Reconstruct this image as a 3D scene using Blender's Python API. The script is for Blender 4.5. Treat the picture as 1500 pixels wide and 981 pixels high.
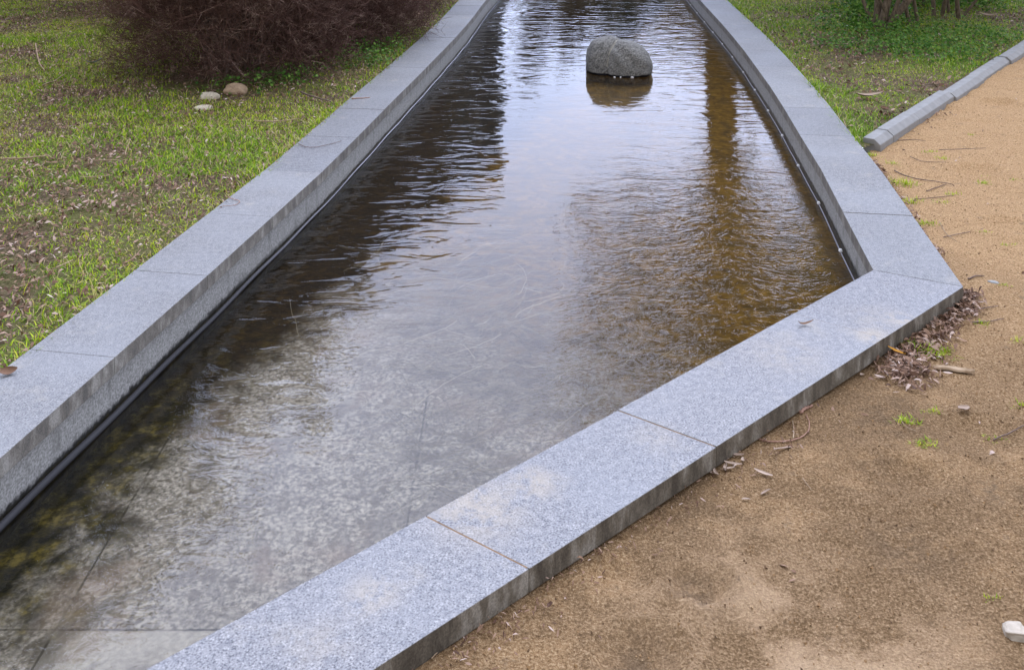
import bpy, math, random
import numpy as np
from mathutils import Vector
R = math.radians
rng = np.random.default_rng(7); random.seed(7)
for o in list(bpy.data.objects): bpy.data.objects.remove(o)
S = bpy.context.scene
COL = S.collection

# ------------------------------------------------------------------ camera
H = 1.6                                   # eye height above the coping
cam = bpy.data.cameras.new('camera'); co = bpy.data.objects.new('camera', cam); COL.objects.link(co)
co.location = (0, 0, H); co.rotation_euler = (R(90), 0, 0)
cam.sensor_width = 36; cam.lens = 1460/1500*36; cam.shift_y = -(490.5+210)/1500
cam.clip_start = .05; cam.clip_end = 3000
S.camera = co
# ------------------------------------------------------------------ sky and sun
SUN_EL, SUN_AZ = R(58), R(20)             # azimuth from +Y towards +X
W = bpy.data.worlds.new('World'); S.world = W; W.use_nodes = True
wn = W.node_tree; wn.nodes.clear()
def N(nt, t, **k):
    n = nt.nodes.new(t)
    for a, v in k.items(): setattr(n, a, v)
    return n
out = N(wn, 'ShaderNodeOutputWorld'); bg = N(wn, 'ShaderNodeBackground'); bg.inputs[1].default_value = .10
sky = N(wn, 'ShaderNodeTexSky', sky_type='NISHITA', sun_disc=False, sun_elevation=SUN_EL, sun_rotation=SUN_AZ)
tc = N(wn, 'ShaderNodeTexCoord')
dot = N(wn, 'ShaderNodeVectorMath', operation='DOT_PRODUCT'); dot.inputs[1].default_value = Vector((.08, .88, .46)).normalized()
wn.links.new(tc.outputs['Generated'], dot.inputs[0])
mr = N(wn, 'ShaderNodeMapRange'); mr.interpolation_type = 'SMOOTHSTEP'
mr.inputs['From Min'].default_value = .1; mr.inputs['From Max'].default_value = .98
mr.inputs['To Min'].default_value = 1.3; mr.inputs['To Max'].default_value = 5.1
wn.links.new(dot.outputs['Value'], mr.inputs['Value'])
cn = N(wn, 'ShaderNodeTexNoise'); cn.inputs['Scale'].default_value = 2.2; cn.inputs['Detail'].default_value = 4
wn.links.new(tc.outputs['Generated'], cn.inputs['Vector'])
cr = N(wn, 'ShaderNodeMapRange'); cr.inputs['From Min'].default_value = .3; cr.inputs['From Max'].default_value = .7
cr.inputs['To Min'].default_value = .88; cr.inputs['To Max'].default_value = 1.1
wn.links.new(cn.outputs['Fac'], cr.inputs['Value'])
mm = N(wn, 'ShaderNodeMath', operation='MULTIPLY'); wn.links.new(mr.outputs[0], mm.inputs[0]); wn.links.new(cr.outputs[0], mm.inputs[1])
cc = N(wn, 'ShaderNodeVectorMath', operation='SCALE'); 
# the cloud overhead is whiter, the brighter sky low in front is bluer
hue = N(wn, 'ShaderNodeMix', data_type='RGBA'); wn.links.new(dot.outputs['Value'], hue.inputs[0])
hue.inputs[6].default_value = (9.0, 8.9, 9.5, 1); hue.inputs[7].default_value = (7.7, 8.7, 12.3, 1); hue.clamp_factor = True
wn.links.new(hue.outputs[2], cc.inputs[0])
wn.links.new(mm.outputs[0], cc.inputs['Scale'])
mx = N(wn, 'ShaderNodeMix', data_type='RGBA'); mx.inputs[0].default_value = .88
wn.links.new(sky.outputs[0], mx.inputs[6]); wn.links.new(cc.outputs[0], mx.inputs[7])
wn.links.new(mx.outputs[2], bg.inputs[0]); wn.links.new(bg.outputs[0], out.inputs[0])
sl = bpy.data.lights.new('sun', 'SUN'); sl.energy = 1.1; sl.angle = R(32); sl.color = (1, .97, .92)
so = bpy.data.objects.new('sun', sl); COL.objects.link(so)
sd = Vector((math.sin(SUN_AZ)*math.cos(SUN_EL), math.cos(SUN_AZ)*math.cos(SUN_EL), math.sin(SUN_EL)))
so.rotation_euler = sd.to_track_quat('Z', 'Y').to_euler(); so.location = sd*50
S.view_settings.view_transform = 'Standard'; S.view_settings.look = 'None'
S.view_settings.exposure = -.12; S.view_settings.gamma = 1
S.render.engine = 'CYCLES'
S.cycles.max_bounces = 8; S.cycles.transparent_max_bounces = 12

# ------------------------------------------------------------------ ground-plan helper: where a sight line meets the level z
def P(x, y, z=0.):
    d = y + 210.
    return np.array([(x-750)*(H-z)/d, 1460*(H-z)/d, z])

# ------------------------------------------------------------------ materials
class Mat:
    def __init__(s, name, rough=.8, spec=.3):
        s.m = bpy.data.materials.new(name); s.m.use_nodes = True; s.nt = s.m.node_tree
        s.b = s.nt.nodes['Principled BSDF']; s.b.inputs['Roughness'].default_value = rough
        s.b.inputs['Specular IOR Level'].default_value = spec
        s.geo = s.nt.nodes.new('ShaderNodeNewGeometry'); s.tc = s.geo.outputs['Position']
    def l(s, a, b): s.nt.links.new(a, b)
    def set(s, sock, v):
        if hasattr(v, 'is_linked'): s.l(v, sock)
        else: sock.default_value = v
    def noise(s, scale, detail=3, rough=.55, vec=None, dist=0, color=False):
        n = s.nt.nodes.new('ShaderNodeTexNoise'); n.inputs['Scale'].default_value = scale
        n.inputs['Detail'].default_value = detail; n.inputs['Roughness'].default_value = rough; n.inputs['Distortion'].default_value = dist
        s.l(vec or s.tc, n.inputs['Vector']); return n.outputs['Color' if color else 'Fac']
    def voro(s, scale, vec=None, out='Color'):
        n = s.nt.nodes.new('ShaderNodeTexVoronoi'); n.inputs['Scale'].default_value = scale
        s.l(vec or s.tc, n.inputs['Vector']); return n.outputs[out]
    def ramp(s, v, a, b, lo=0., hi=1.):
        n = s.nt.nodes.new('ShaderNodeMapRange'); n.interpolation_type = 'SMOOTHSTEP'
        for i, x in zip((1, 2, 3, 4), (a, b, lo, hi)): n.inputs[i].default_value = x
        s.l(v, n.inputs[0]); return n.outputs[0]
    def mix(s, f, a, b, mode='MIX'):
        n = s.nt.nodes.new('ShaderNodeMix'); n.data_type = 'RGBA'; n.blend_type = mode
        s.set(n.inputs[0], f)
        for k, v in ((6, a), (7, b)): s.set(n.inputs[k], tuple(v)+(1,) if isinstance(v, (tuple, list)) and len(v) == 3 else v)
        return n.outputs[2]
    def math(s, op, a, b=0.):
        n = s.nt.nodes.new('ShaderNodeMath'); n.operation = op; s.set(n.inputs[0], a); s.set(n.inputs[1], b); return n.outputs[0]
    def xyz(s, v=None):
        n = s.nt.nodes.new('ShaderNodeSeparateXYZ'); s.l(v or s.tc, n.inputs[0]); return n.outputs
    def attr(s, name):
        n = s.nt.nodes.new('ShaderNodeAttribute'); n.attribute_name = name; return n.outputs['Fac']
    def ramp3(s, v, stops):
        n = s.nt.nodes.new('ShaderNodeValToRGB'); e = n.color_ramp.elements
        while len(e) < len(stops): e.new(.5)
        for k, (p, c) in enumerate(stops): e[k].position = p; e[k].color = tuple(c)+(1,)
        s.l(v, n.inputs[0]); return n.outputs[0]
    def scalev(s, sc, v=None, rot=0):
        n = s.nt.nodes.new('ShaderNodeMapping'); n.inputs['Scale'].default_value = sc; n.inputs['Rotation'].default_value = (0, 0, rot)
        s.l(v or s.tc, n.inputs[0]); return n.outputs[0]
    def near(s, c, r, z=False):
        """1 near point c, falling to 0 at radius r"""
        n = s.nt.nodes.new('ShaderNodeVectorMath'); n.operation = 'DISTANCE'; s.l(s.tc, n.inputs[0]); n.inputs[1].default_value = tuple(c)
        return s.ramp(n.outputs['Value'], 0, r, 1, 0)
    def col(s, v): s.set(s.b.inputs['Base Color'], tuple(v)+(1,) if isinstance(v, (tuple, list)) else v)
    def bump(s, h, strength=1., dist=.01):
        n = s.nt.nodes.new('ShaderNodeBump'); n.inputs['Strength'].default_value = strength; n.inputs['Distance'].default_value = dist
        s.l(h, n.inputs['Height']); s.l(n.outputs[0], s.b.inputs['Normal'])

def granite(name, base=(.228, .230, .240), dark=(.08, .082, .095), light=(.375, .38, .39), stains=(), dirt=.0, warm=0.):
    m = Mat(name, .62, .35)
    g = m.noise(210, 2, .6); g2 = m.noise(95, 2, .5)
    c = m.ramp3(g, [(.36, dark), (.47, base), (.56, base), (.68, light)])
    c = m.mix(m.ramp(g2, .35, .7, 0, .35), c, tuple(x*1.12 for x in base))
    g4 = m.noise(48, 3, .6); c = m.mix(1, c, m.ramp3(g4, [(.33, (.80, .81, .84)), (.5, (1, 1, 1)), (.67, (1.2, 1.19, 1.17))]), 'MULTIPLY')
    big = m.noise(2.3, 4); c = m.mix(m.ramp(big, .35, .7, 0, .35), c, (.27, .285, .31))
    d = m.noise(5.5, 5, .65); c = m.mix(m.ramp(d, .56, .78, 0, .38), c, (.42, .38, .30))
    for (p, r, a) in stains:
        k = m.math('MULTIPLY', m.near(p, r), m.ramp(m.noise(16, 4, .7), .36, .56)); k = m.math('MULTIPLY', k, a*.75)
        c = m.mix(k, c, (.43, .37, .28))
    oi = m.nt.nodes.new('ShaderNodeObjectInfo'); c = m.mix(1, c, m.ramp3(oi.outputs['Random'], [(0, (.90, .905, .92)), (.5, (1, 1, 1)), (1, (1.07, 1.06, 1.04))]), 'MULTIPLY')
    # the vertical faces weathered
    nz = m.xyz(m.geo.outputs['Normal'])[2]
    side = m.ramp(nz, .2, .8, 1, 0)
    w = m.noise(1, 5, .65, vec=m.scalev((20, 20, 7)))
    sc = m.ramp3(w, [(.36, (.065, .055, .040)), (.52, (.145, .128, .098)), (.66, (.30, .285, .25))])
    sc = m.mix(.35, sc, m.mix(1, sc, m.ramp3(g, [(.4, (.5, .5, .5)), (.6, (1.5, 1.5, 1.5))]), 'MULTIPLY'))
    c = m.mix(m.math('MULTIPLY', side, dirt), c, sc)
    m.col(c); m.bump(g, .25, .002)
    return m.m

stains = [(P(1318, 466), .07, 1.), (P(1278, 492), .09, .8), (P(782, 705), .10, .75), (P(700, 748), .2, .5), (P(1360, 375), .12, .35),
          (P(545, 870), .10, .6), (P(1150, 520), .2, .35), (P(960, 640), .12, .3), (P(700, 740), .14, .4), (P(470, 940), .12, .3),
          (P(1290, 470), .2, .3)]
M = {}
M['coping'] = granite('granite_coping', stains=stains, dirt=.93)
M['coping_side'] = granite('granite_coping_side', base=(.195, .198, .204), dark=(.068, .07, .077), light=(.32, .324, .33), dirt=.72)

# wall panels under the coping: granite, stained dark where the water stood
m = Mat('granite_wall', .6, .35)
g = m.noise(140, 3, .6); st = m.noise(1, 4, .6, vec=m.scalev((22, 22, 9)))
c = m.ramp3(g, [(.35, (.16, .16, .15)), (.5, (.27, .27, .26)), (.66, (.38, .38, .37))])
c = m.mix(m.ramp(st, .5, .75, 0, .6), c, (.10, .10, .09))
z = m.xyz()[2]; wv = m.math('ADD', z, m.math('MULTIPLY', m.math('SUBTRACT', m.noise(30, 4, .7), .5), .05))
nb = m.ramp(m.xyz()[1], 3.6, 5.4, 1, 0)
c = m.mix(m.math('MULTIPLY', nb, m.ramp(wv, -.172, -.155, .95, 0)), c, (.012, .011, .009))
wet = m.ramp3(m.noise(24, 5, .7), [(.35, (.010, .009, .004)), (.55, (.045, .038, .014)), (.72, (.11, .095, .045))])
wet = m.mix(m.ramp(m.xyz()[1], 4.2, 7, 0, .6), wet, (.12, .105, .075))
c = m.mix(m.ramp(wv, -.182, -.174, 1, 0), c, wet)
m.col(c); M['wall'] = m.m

# pool floor: granite slabs under silt and algae
m = Mat('pool_floor', .8, .2)
x, y, zz = m.xyz()
g = m.noise(70, 4, .65); g2 = m.noise(26, 5, .7, dist=.6); g3 = m.noise(7, 4, .6, dist=.8)
stone = m.ramp3(g, [(.34, (.10, .095, .086)), (.48, (.26, .248, .228)), (.62, (.45, .43, .395))])
stone = m.mix(m.ramp(g2, .48, .62, 0, .75), stone, (.105, .092, .072))
stone = m.mix(m.ramp(m.noise(1, 5, .7, vec=m.scalev((30, 9, 1), rot=.6), dist=.5), .5, .66, 0, .5), stone, (.34, .33, .31))
stone = m.mix(m.ramp(m.noise(170, 2, .6), .54, .66, 0, .45), stone, (.10, .095, .085))
sl = m.math('MULTIPLY', m.ramp(y, 2.372, 2.38, 1, 0), m.ramp(x, -1.094, -1.086, 0, 1)); stone = m.mix(m.math('MULTIPLY', sl, .55), stone, (.42, .41, .38))
stone = m.mix(m.ramp(g3, .46, .66, 0, .55), stone, (.13, .12, .115))
stone = m.mix(m.ramp(m.noise(3.3, 5, .65), .52, .66, 0, .4), stone, (.24, .18, .14))
silt = m.ramp3(g2, [(.3, (.03, .017, .002)), (.5, (.125, .070, .006)), (.7, (.24, .145, .022))])
silt = m.mix(m.ramp(g3, .42, .65, 0, .7), silt, (.055, .036, .010))
olive = m.ramp3(m.noise(18, 5, .7), [(.42, (.004, .004, .001)), (.55, (.03, .026, .005)), (.68, (.13, .105, .02))])
# silt lies thicker further from the near wall and to the right
f = m.math('ADD', m.math('ADD', y, m.math('MULTIPLY', x, .95)), m.math('MULTIPLY', m.math('SUBTRACT', g3, .5), 1.6))
c = m.mix(m.ramp(f, 2.6, 4.6), stone, silt)
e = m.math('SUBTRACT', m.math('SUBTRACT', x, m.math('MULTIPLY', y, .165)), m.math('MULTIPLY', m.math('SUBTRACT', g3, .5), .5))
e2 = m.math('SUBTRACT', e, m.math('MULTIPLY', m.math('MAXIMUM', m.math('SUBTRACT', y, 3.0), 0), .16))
dk = m.ramp3(g2, [(.3, (.004, .003, .001)), (.5, (.013, .008, .002)), (.7, (.045, .027, .006))])  # dark of the mirrored trees painted into the floor beyond the algae
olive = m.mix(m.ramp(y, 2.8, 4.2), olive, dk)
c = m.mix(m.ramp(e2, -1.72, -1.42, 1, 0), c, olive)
br = m.nt.nodes.new('ShaderNodeTexBrick'); br.offset = 0
mp = m.nt.nodes.new('ShaderNodeMapping'); m.l(m.tc, mp.inputs[0]); mp.inputs['Location'].default_value = (1.09, -2.38+3.6, 0)
m.l(mp.outputs[0], br.inputs['Vector'])
br.inputs['Scale'].default_value = 1; br.inputs['Brick Width'].default_value = .8; br.inputs['Row Height'].default_value = 1.2
br.inputs['Mortar Size'].default_value = .004; br.inputs['Mortar Smooth'].default_value = .3
c = m.mix(m.math('MULTIPLY', br.outputs['Fac'], m.math('MULTIPLY', m.ramp(f, 2.8, 4.2, .75, .1), m.ramp(m.noise(5, 4, .7), .38, .6, .15, 1))), c, (.02, .017, .01))
m.col(c); m.bump(g2, .5, .01); M['floor'] = m.m

# water: mirror and see-through by the Fresnel law
m = Mat('water'); nt = m.nt; nt.nodes.remove(m.b)
x, y, zz = m.xyz()
w1 = m.noise(1, 2, .5, vec=m.scalev((3.6, 8.5, 1)), dist=.9)          # ripples about a hand wide
w2 = m.noise(1, 2, .5, vec=m.scalev((13, 19, 1)), dist=2.2)
w3 = m.noise(1, 1, .5, vec=m.scalev((1.6, 3.4, 1)))
left = m.ramp(m.math('SUBTRACT', x, m.math('MULTIPLY', y, .10)), -1.1, -.35, 1, 0)
# calm in the middle, lively by the left wall, fine and busy at the right
right = m.ramp(m.math('ADD', x, m.math('MULTIPLY', y, -.13)), -.60, .25, 0, 1)
farr = m.ramp(y, 6.0, 9.5, 0, 1)
a1 = m.math('ADD', m.math('ADD', m.math('MULTIPLY', left, 1.3), m.math('MULTIPLY', right, .55)), m.math('MULTIPLY', farr, .5))
a1 = m.math('MULTIPLY', m.math('ADD', a1, .07), m.ramp(m.math('ADD', y, m.math('MULTIPLY', x, -.5)), 3.4, 4.8, .16, 1))
nearr = m.math('MULTIPLY', right, m.ramp(y, 4.2, 6.5, 1, .12))
h = m.math('ADD', m.math('MULTIPLY', m.math('MULTIPLY', w1, a1), .0056), m.math('MULTIPLY', m.math('MULTIPLY', w2, m.math('ADD', m.math('MULTIPLY', nearr, 2.2), m.math('ADD', .05, m.math('MULTIPLY', left, .22)))), .0013))
h = m.math('ADD', h, m.math('MULTIPLY', w3, .0015))
bp = nt.nodes.new('ShaderNodeBump'); bp.inputs['Strength'].default_value = 1; bp.inputs['Distance'].default_value = 1
m.l(h, bp.inputs['Height'])
fr = nt.nodes.new('ShaderNodeFresnel'); fr.inputs[0].default_value = 1.333; m.l(bp.outputs[0], fr.inputs['Normal'])
gl = nt.nodes.new('ShaderNodeBsdfGlossy'); gl.inputs['Roughness'].default_value = .0; m.l(bp.outputs[0], gl.inputs['Normal'])
tr = nt.nodes.new('ShaderNodeBsdfTransparent'); tr.inputs[0].default_value = (.92, .895, .83, 1)
ms = nt.nodes.new('ShaderNodeMixShader'); m.l(fr.outputs[0], ms.inputs[0]); m.l(tr.outputs[0], ms.inputs[1]); m.l(gl.outputs[0], ms.inputs[2])
m.l(ms.outputs[0], nt.nodes['Material Output'].inputs[0]); M['water'] = m.m

# sand
SZ0 = -.062
m = Mat('sand', .95, .1)
x, y, zz = m.xyz()
fine = m.noise(150, 4, .8); mid = m.noise(38, 5, .7); big = m.noise(1.7, 5, .6, dist=.5); patch = m.noise(4.5, 5, .65)
gr = m.voro(130); 
c = m.ramp3(fine, [(.3, (.20, .115, .052)), (.5, (.50, .315, .158)), (.68, (.76, .55, .32))])
damp = m.ramp3(fine, [(.3, (.082, .049, .023)), (.5, (.26, .163, .082)), (.7, (.58, .41, .24))])
t = m.math('ADD', m.math('ADD', y, m.math('MULTIPLY', x, .55)), m.math('MULTIPLY', m.math('SUBTRACT', big, .5), 2.6))
dry = m.ramp(t, 3.2, 5.6)
pale = m.math('MULTIPLY', m.near(P(1190, 985, -.06), .55), m.ramp(patch, .38, .58))
dry = m.math('MAXIMUM', m.math('MAXIMUM', dry, pale), m.math('MULTIPLY', m.ramp(patch, .45, .68), .7))
c = m.mix(dry, damp, c)
c = m.mix(m.math('MULTIPLY', pale, .6), c, (.60, .44, .29))
c = m.mix(m.ramp(mid, .58, .74, 0, .45), c, (.12, .08, .05))
c = m.mix(m.ramp(m.noise(9, 5, .7), .60, .74, 0, .5), c, (.13, .11, .085))
for (px, py, rd, am) in ((1020, 858, .085, .6), (940, 962, .10, .6), (1040, 880, .10, .35), (1330, 800, .18, .4), (1300, 610, .25, .45), (1460, 720, .12, .4), (1000, 740, .22, .3), (1270, 680, .16, .3)):  # damp dirt, and shade painted where the footprint dents lie
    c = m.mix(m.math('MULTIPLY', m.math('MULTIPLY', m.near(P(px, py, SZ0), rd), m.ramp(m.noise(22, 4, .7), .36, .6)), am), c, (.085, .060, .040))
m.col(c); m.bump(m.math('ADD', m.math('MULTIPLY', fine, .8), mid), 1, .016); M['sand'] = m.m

# soil of the lawn
m = Mat('soil', .95, .1)
a = m.noise(60, 5, .75); b = m.noise(1.6, 4)
c = m.ramp3(a, [(.35, (.045, .032, .020)), (.52, (.13, .095, .058)), (.68, (.28, .21, .15))])
c = m.mix(m.ramp(b, .4, .6, .0, .5), c, (.12, .15, .03))
m.col(c); m.bump(a, 1, .015); M['soil'] = m.m

def veg(name, stops, rough=.6, trans=.25):
    m = Mat(name, rough, .25); v = m.attr('rnd'); c = m.ramp3(v, stops)
    m.col(c)
    t = m.nt.nodes.new('ShaderNodeBsdfTranslucent'); m.l(c, t.inputs[0])
    ms = m.nt.nodes.new('ShaderNodeMixShader'); ms.inputs[0].default_value = trans
    m.l(m.b.outputs[0], ms.inputs[1]); m.l(t.outputs[0], ms.inputs[2]); m.l(ms.outputs[0], m.nt.nodes['Material Output'].inputs[0])
    return m.m
M['grass'] = veg('grass', [(0, (.10, .21, .010)), (.3, (.24, .41, .012)), (.6, (.45, .55, .02)), (.8, (.64, .62, .05)), (.9, (.46, .37, .17)), (1, (.56, .45, .28))])
M['litter'] = veg('dead_leaf', [(0, (.08, .04, .025)), (.4, (.18, .10, .06)), (.75, (.30, .19, .125)), (.92, (.42, .30, .24)), (1, (.60, .49, .43))], .7, .1)
M['pale_leaf'] = veg('pale_dead_leaf', [(0, (.34, .25, .19)), (1, (.52, .41, .33))], .7, .1)
M['sprout'] = veg('sprout_leaf', [(0, (.04, .11, .015)), (.6, (.09, .22, .03)), (1, (.22, .36, .06))])
M['crown'] = veg('tree_leaf', [(0, (.018, .030, .008)), (.6, (.04, .06, .014)), (1, (.08, .09, .03))])
M['brown_crown'] = veg('brown_tree_leaf', [(0, (.06, .042, .018)), (.6, (.14, .09, .035)), (1, (.24, .16, .07))])
M['dark_crown'] = veg('dark_brown_leaf', [(0, (.03, .018, .006)), (.6, (.065, .038, .012)), (1, (.11, .065, .02))])
M['orange_leaf'] = veg('orange_leaf', [(0, (.55, .25, .02)), (1, (.68, .36, .04))])
def bark(name, a, b, sc=60, hi=None):
    m = Mat(name, .85, .2); n = m.noise(sc, 4, .6, vec=m.scalev((1, 1, .35))); c = m.ramp3(n, [(.3, a), (.7, b)])
    if hi: c = m.mix(m.ramp(m.noise(9, 2), .56, .66), c, hi)
    m.col(c); m.bump(n, .6, .004); return m.m
M['twig'] = bark('twig_bark', (.035, .017, .014), (.15, .082, .064), hi=(.30, .21, .17))
M['stem'] = bark('stem_bark', (.09, .062, .055), (.24, .18, .155))
M['pale_bark'] = bark('pale_bark', (.06, .045, .030), (.20, .155, .11))
M['bark'] = bark('tree_bark', (.035, .022, .014), (.10, .065, .04))
M['driftwood'] = bark('dry_wood', (.26, .18, .11), (.46, .35, .24), 40)
M['pink_stem'] = bark('pink_stem', (.25, .14, .10), (.42, .26, .20), 40)
m = Mat('boulder', .75, .3)
g = m.noise(120, 3, .7); v = m.attr('vein'); z = m.xyz()[2]
c = m.ramp3(g, [(.36, (.055, .055, .053)), (.5, (.17, .17, .163)), (.64, (.36, .357, .34))])
c = m.mix(m.ramp(m.noise(9, 4), .5, .7, 0, .45), c, (.07, .068, .062))
c = m.mix(m.math('MULTIPLY', v, m.ramp(m.noise(30, 3), .36, .5, 0, .9)), c, (.42, .40, .34))
zz = m.math('ADD', m.math('ADD', z, .178), m.math('MULTIPLY', m.noise(14, 3), .02))
c = m.mix(m.ramp(zz, .019, .027, 1, 0), c, (.006, .006, .010))
c = m.mix(m.ramp(z, -.184, -.179, 1, 0), c, m.ramp3(m.noise(40, 4), [(.35, (.14, .10, .04)), (.65, (.36, .28, .14))]))
m.col(c); m.set(m.b.inputs['Roughness'], m.ramp(zz, .019, .027, .3, .8)); m.bump(g, .5, .006); M['boulder'] = m.m
def simple(name, col, rough=.6, var=.25, sc=30, spec=.3):
    m = Mat(name, rough, spec); n = m.noise(sc, 4, .65)
    m.col(m.ramp3(n, [(.3, tuple(c*(1-var) for c in col)), (.7, tuple(min(1, c*(1+var)) for c in col))])); m.bump(n, .3, .004); return m.m
M['mortar'] = simple('sandy_mortar', (.20, .13, .075), .95, .35, 60)
M['kerb'] = simple('kerb_concrete', (.25, .252, .25), .85, .14, 14)
M['pebble_cream'] = simple('cream_stone', (.52, .47, .36), .7, .15)
M['pebble_tan'] = simple('tan_stone', (.36, .26, .17), .7, .25)
M['pebble_grey'] = simple('grey_stone', (.27, .28, .27), .6, .1)
M['white_stone'] = simple('white_stone', (.42, .37, .30), .8, .2)
M['white'] = simple('white_bit', (.8, .8, .8), .4, .05)
M['blue'] = simple('pale_plastic', (.38, .47, .60), .4, .2)
M['cable'] = simple('cable_rubber', (.035, .035, .045), .16, .1, spec=.9)
cm = Mat('cable_far', .2, .5); cm.col(cm.mix(cm.ramp(cm.xyz()[1], 3.6, 6.5), (.012, .012, .016), (.22, .22, .26))); cm.set(cm.b.inputs['Roughness'], cm.ramp(cm.xyz()[1], 3.6, 6, .75, .12)); M['cable'] = cm.m  # pales with distance: the sky's highlight painted into the dark rubber
M['cable_pale'] = simple('cable_grey', (.20, .20, .23), .3, .1, spec=.9)
M['gravel'] = veg('gravel', [(0, (.10, .06, .035)), (.5, (.34, .21, .10)), (1, (.52, .38, .23))], .9, 0)
M['fibre'] = veg('fibre', [(0, (.10, .085, .05)), (.6, (.30, .27, .20)), (1, (.62, .58, .50))], .8, 0)
M['facade_dark'] = simple('dark_facade', (.035, .045, .065), .6, .1)
M['facade_pale'] = simple('pale_facade', (.62, .60, .56), .8, .06)
M['glass'] = simple('window_glass', (.02, .03, .04), .08, .05, spec=.8)

# ------------------------------------------------------------------ mesh helpers
def mesh(name, V, F, mat, parent=None, rnd=None, attr='rnd', smooth=False):
    """V (n,3); F list of (m,k) index arrays; rnd per-vertex float attribute"""
    V = np.asarray(V, np.float32); me = bpy.data.meshes.new(name)
    if not isinstance(F, list): F = [F]
    F = [np.asarray(f, np.int32) for f in F if len(f)]
    me.vertices.add(len(V)); me.vertices.foreach_set('co', V.ravel())
    idx = np.concatenate([f.ravel() for f in F]); tot = np.concatenate([np.full(len(f), f.shape[1]) for f in F])
    me.loops.add(len(idx)); me.loops.foreach_set('vertex_index', idx)
    me.polygons.add(len(tot)); me.polygons.foreach_set('loop_start', np.concatenate([[0], np.cumsum(tot)[:-1]]).astype(np.int32))
    me.polygons.foreach_set('use_smooth', np.full(len(tot), smooth))
    me.update(calc_edges=True); me.validate()
    if rnd is not None:
        a = me.attributes.new(attr, 'FLOAT', 'POINT'); a.data.foreach_set('value', np.asarray(rnd, np.float32))
    me.materials.append(mat)
    o = bpy.data.objects.new(name, me); COL.objects.link(o)
    if parent: o.parent = parent
    return o
def tag(o, label=None, cat=None, group=None, kind=None):
    if label: o['label'] = label
    if cat: o['category'] = cat
    if group: o['group'] = group
    if kind: o['kind'] = kind
    return o
def empty(name, loc=(0, 0, 0)):
    o = bpy.data.objects.new(name, None); o.location = tuple(float(v) for v in loc); o.empty_display_size = .1; COL.objects.link(o); return o
def prism(bottom, top):
    """closed solid from two equal rings"""
    n = len(bottom); V = list(bottom)+list(top)
    q = [[i, (i+1) % n, n+(i+1) % n, n+i] for i in range(n)]
    return V, [np.array(q), np.array([list(range(n))[::-1]]), np.array([list(range(n, 2*n))])]
def bevel(o, w, seg=2):
    b = o.modifiers.new('bevel', 'BEVEL'); b.width = w; b.segments = seg; b.limit_method = 'ANGLE'; b.angle_limit = R(40); return o
def segs_mesh(name, segs, mat, parent=None, sides=3, rnd=None):
    """segs (n,8): p0 p1 r0 r1 -> little tapered prisms"""
    s = np.asarray(segs, float); p0, p1, r0, r1 = s[:, :3], s[:, 3:6], s[:, 6], s[:, 7]
    d = p1-p0; L = np.linalg.norm(d, axis=1, keepdims=True)+1e-9; d /= L
    ref = np.where(np.abs(d[:, 2:3]) < .9, [[0, 0, 1.]], [[1., 0, 0]])
    u = np.cross(d, ref); u /= np.linalg.norm(u, axis=1, keepdims=True); v = np.cross(d, u)
    n = len(s); V = np.zeros((n, 2*sides, 3))
    for k in range(sides):
        a = 2*math.pi*k/sides; o = math.cos(a)*u+math.sin(a)*v
        V[:, k] = p0+o*r0[:, None]; V[:, sides+k] = p1+o*r1[:, None]+d*r1[:, None]*.5
    b = (np.arange(n)*2*sides)[:, None]
    F = [b+np.array([[k, (k+1) % sides, sides+(k+1) % sides, sides+k]]) for k in range(sides)]
    rr = None if rnd is None else np.repeat(rnd, 2*sides)
    return mesh(name, V.reshape(-1, 3), [np.concatenate(F)], mat, parent, rnd=rr, smooth=sides > 3)
def tube(name, pts, r, mat, parent=None, sides=8):
    pts = np.asarray(pts, float); n = len(pts); r = np.broadcast_to(r, (n,))
    V = []; F = []
    for i in range(n):
        d = pts[min(i+1, n-1)]-pts[max(i-1, 0)]; d /= np.linalg.norm(d)+1e-9
        ref = np.array([0, 0, 1.]) if abs(d[2]) < .9 else np.array([1., 0, 0])
        u = np.cross(d, ref); u /= np.linalg.norm(u); v = np.cross(d, u)
        for k in range(sides):
            a = 2*math.pi*k/sides; V.append(pts[i]+(math.cos(a)*u+math.sin(a)*v)*r[i])
    for i in range(n-1):
        for k in range(sides):
            F.append([i*sides+k, i*sides+(k+1) % sides, (i+1)*sides+(k+1) % sides, (i+1)*sides+k])
    return mesh(name, V, [np.array(F), np.array([list(range(sides))[::-1]]), np.array([list(range((n-1)*sides, n*sides))])], mat, parent, smooth=True)
def vnoise(x, y, sc, seed=0):
    x = np.asarray(x)*sc+1000.3; y = np.asarray(y)*sc+1000.7
    xi, yi = np.floor(x).astype(np.int64), np.floor(y).astype(np.int64); fx, fy = x-xi, y-yi
    fx = fx*fx*(3-2*fx); fy = fy*fy*(3-2*fy)
    def hh(a, b):
        h = (a*374761393+b*668265263+seed*1442695041) & 0x7fffffff; h = ((h ^ (h >> 13))*1274126177) & 0x7fffffff
        return ((h ^ (h >> 16)) & 0xffff)/65535.
    return (hh(xi, yi)*(1-fx)+hh(xi+1, yi)*fx)*(1-fy)+(hh(xi, yi+1)*(1-fx)+hh(xi+1, yi+1)*fx)*fy
def inside(x, y, poly):
    x = np.asarray(x); y = np.asarray(y); r = np.zeros(x.shape, bool); n = len(poly)
    for i in range(n):
        x0, y0 = poly[i]; x1, y1 = poly[(i+1) % n]
        c = ((y0 > y) != (y1 > y)); xx = (x1-x0)*(y-y0)/((y1-y0) if y1 != y0 else 1e-9)+x0
        r ^= c & (x < xx)
    return r

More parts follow.
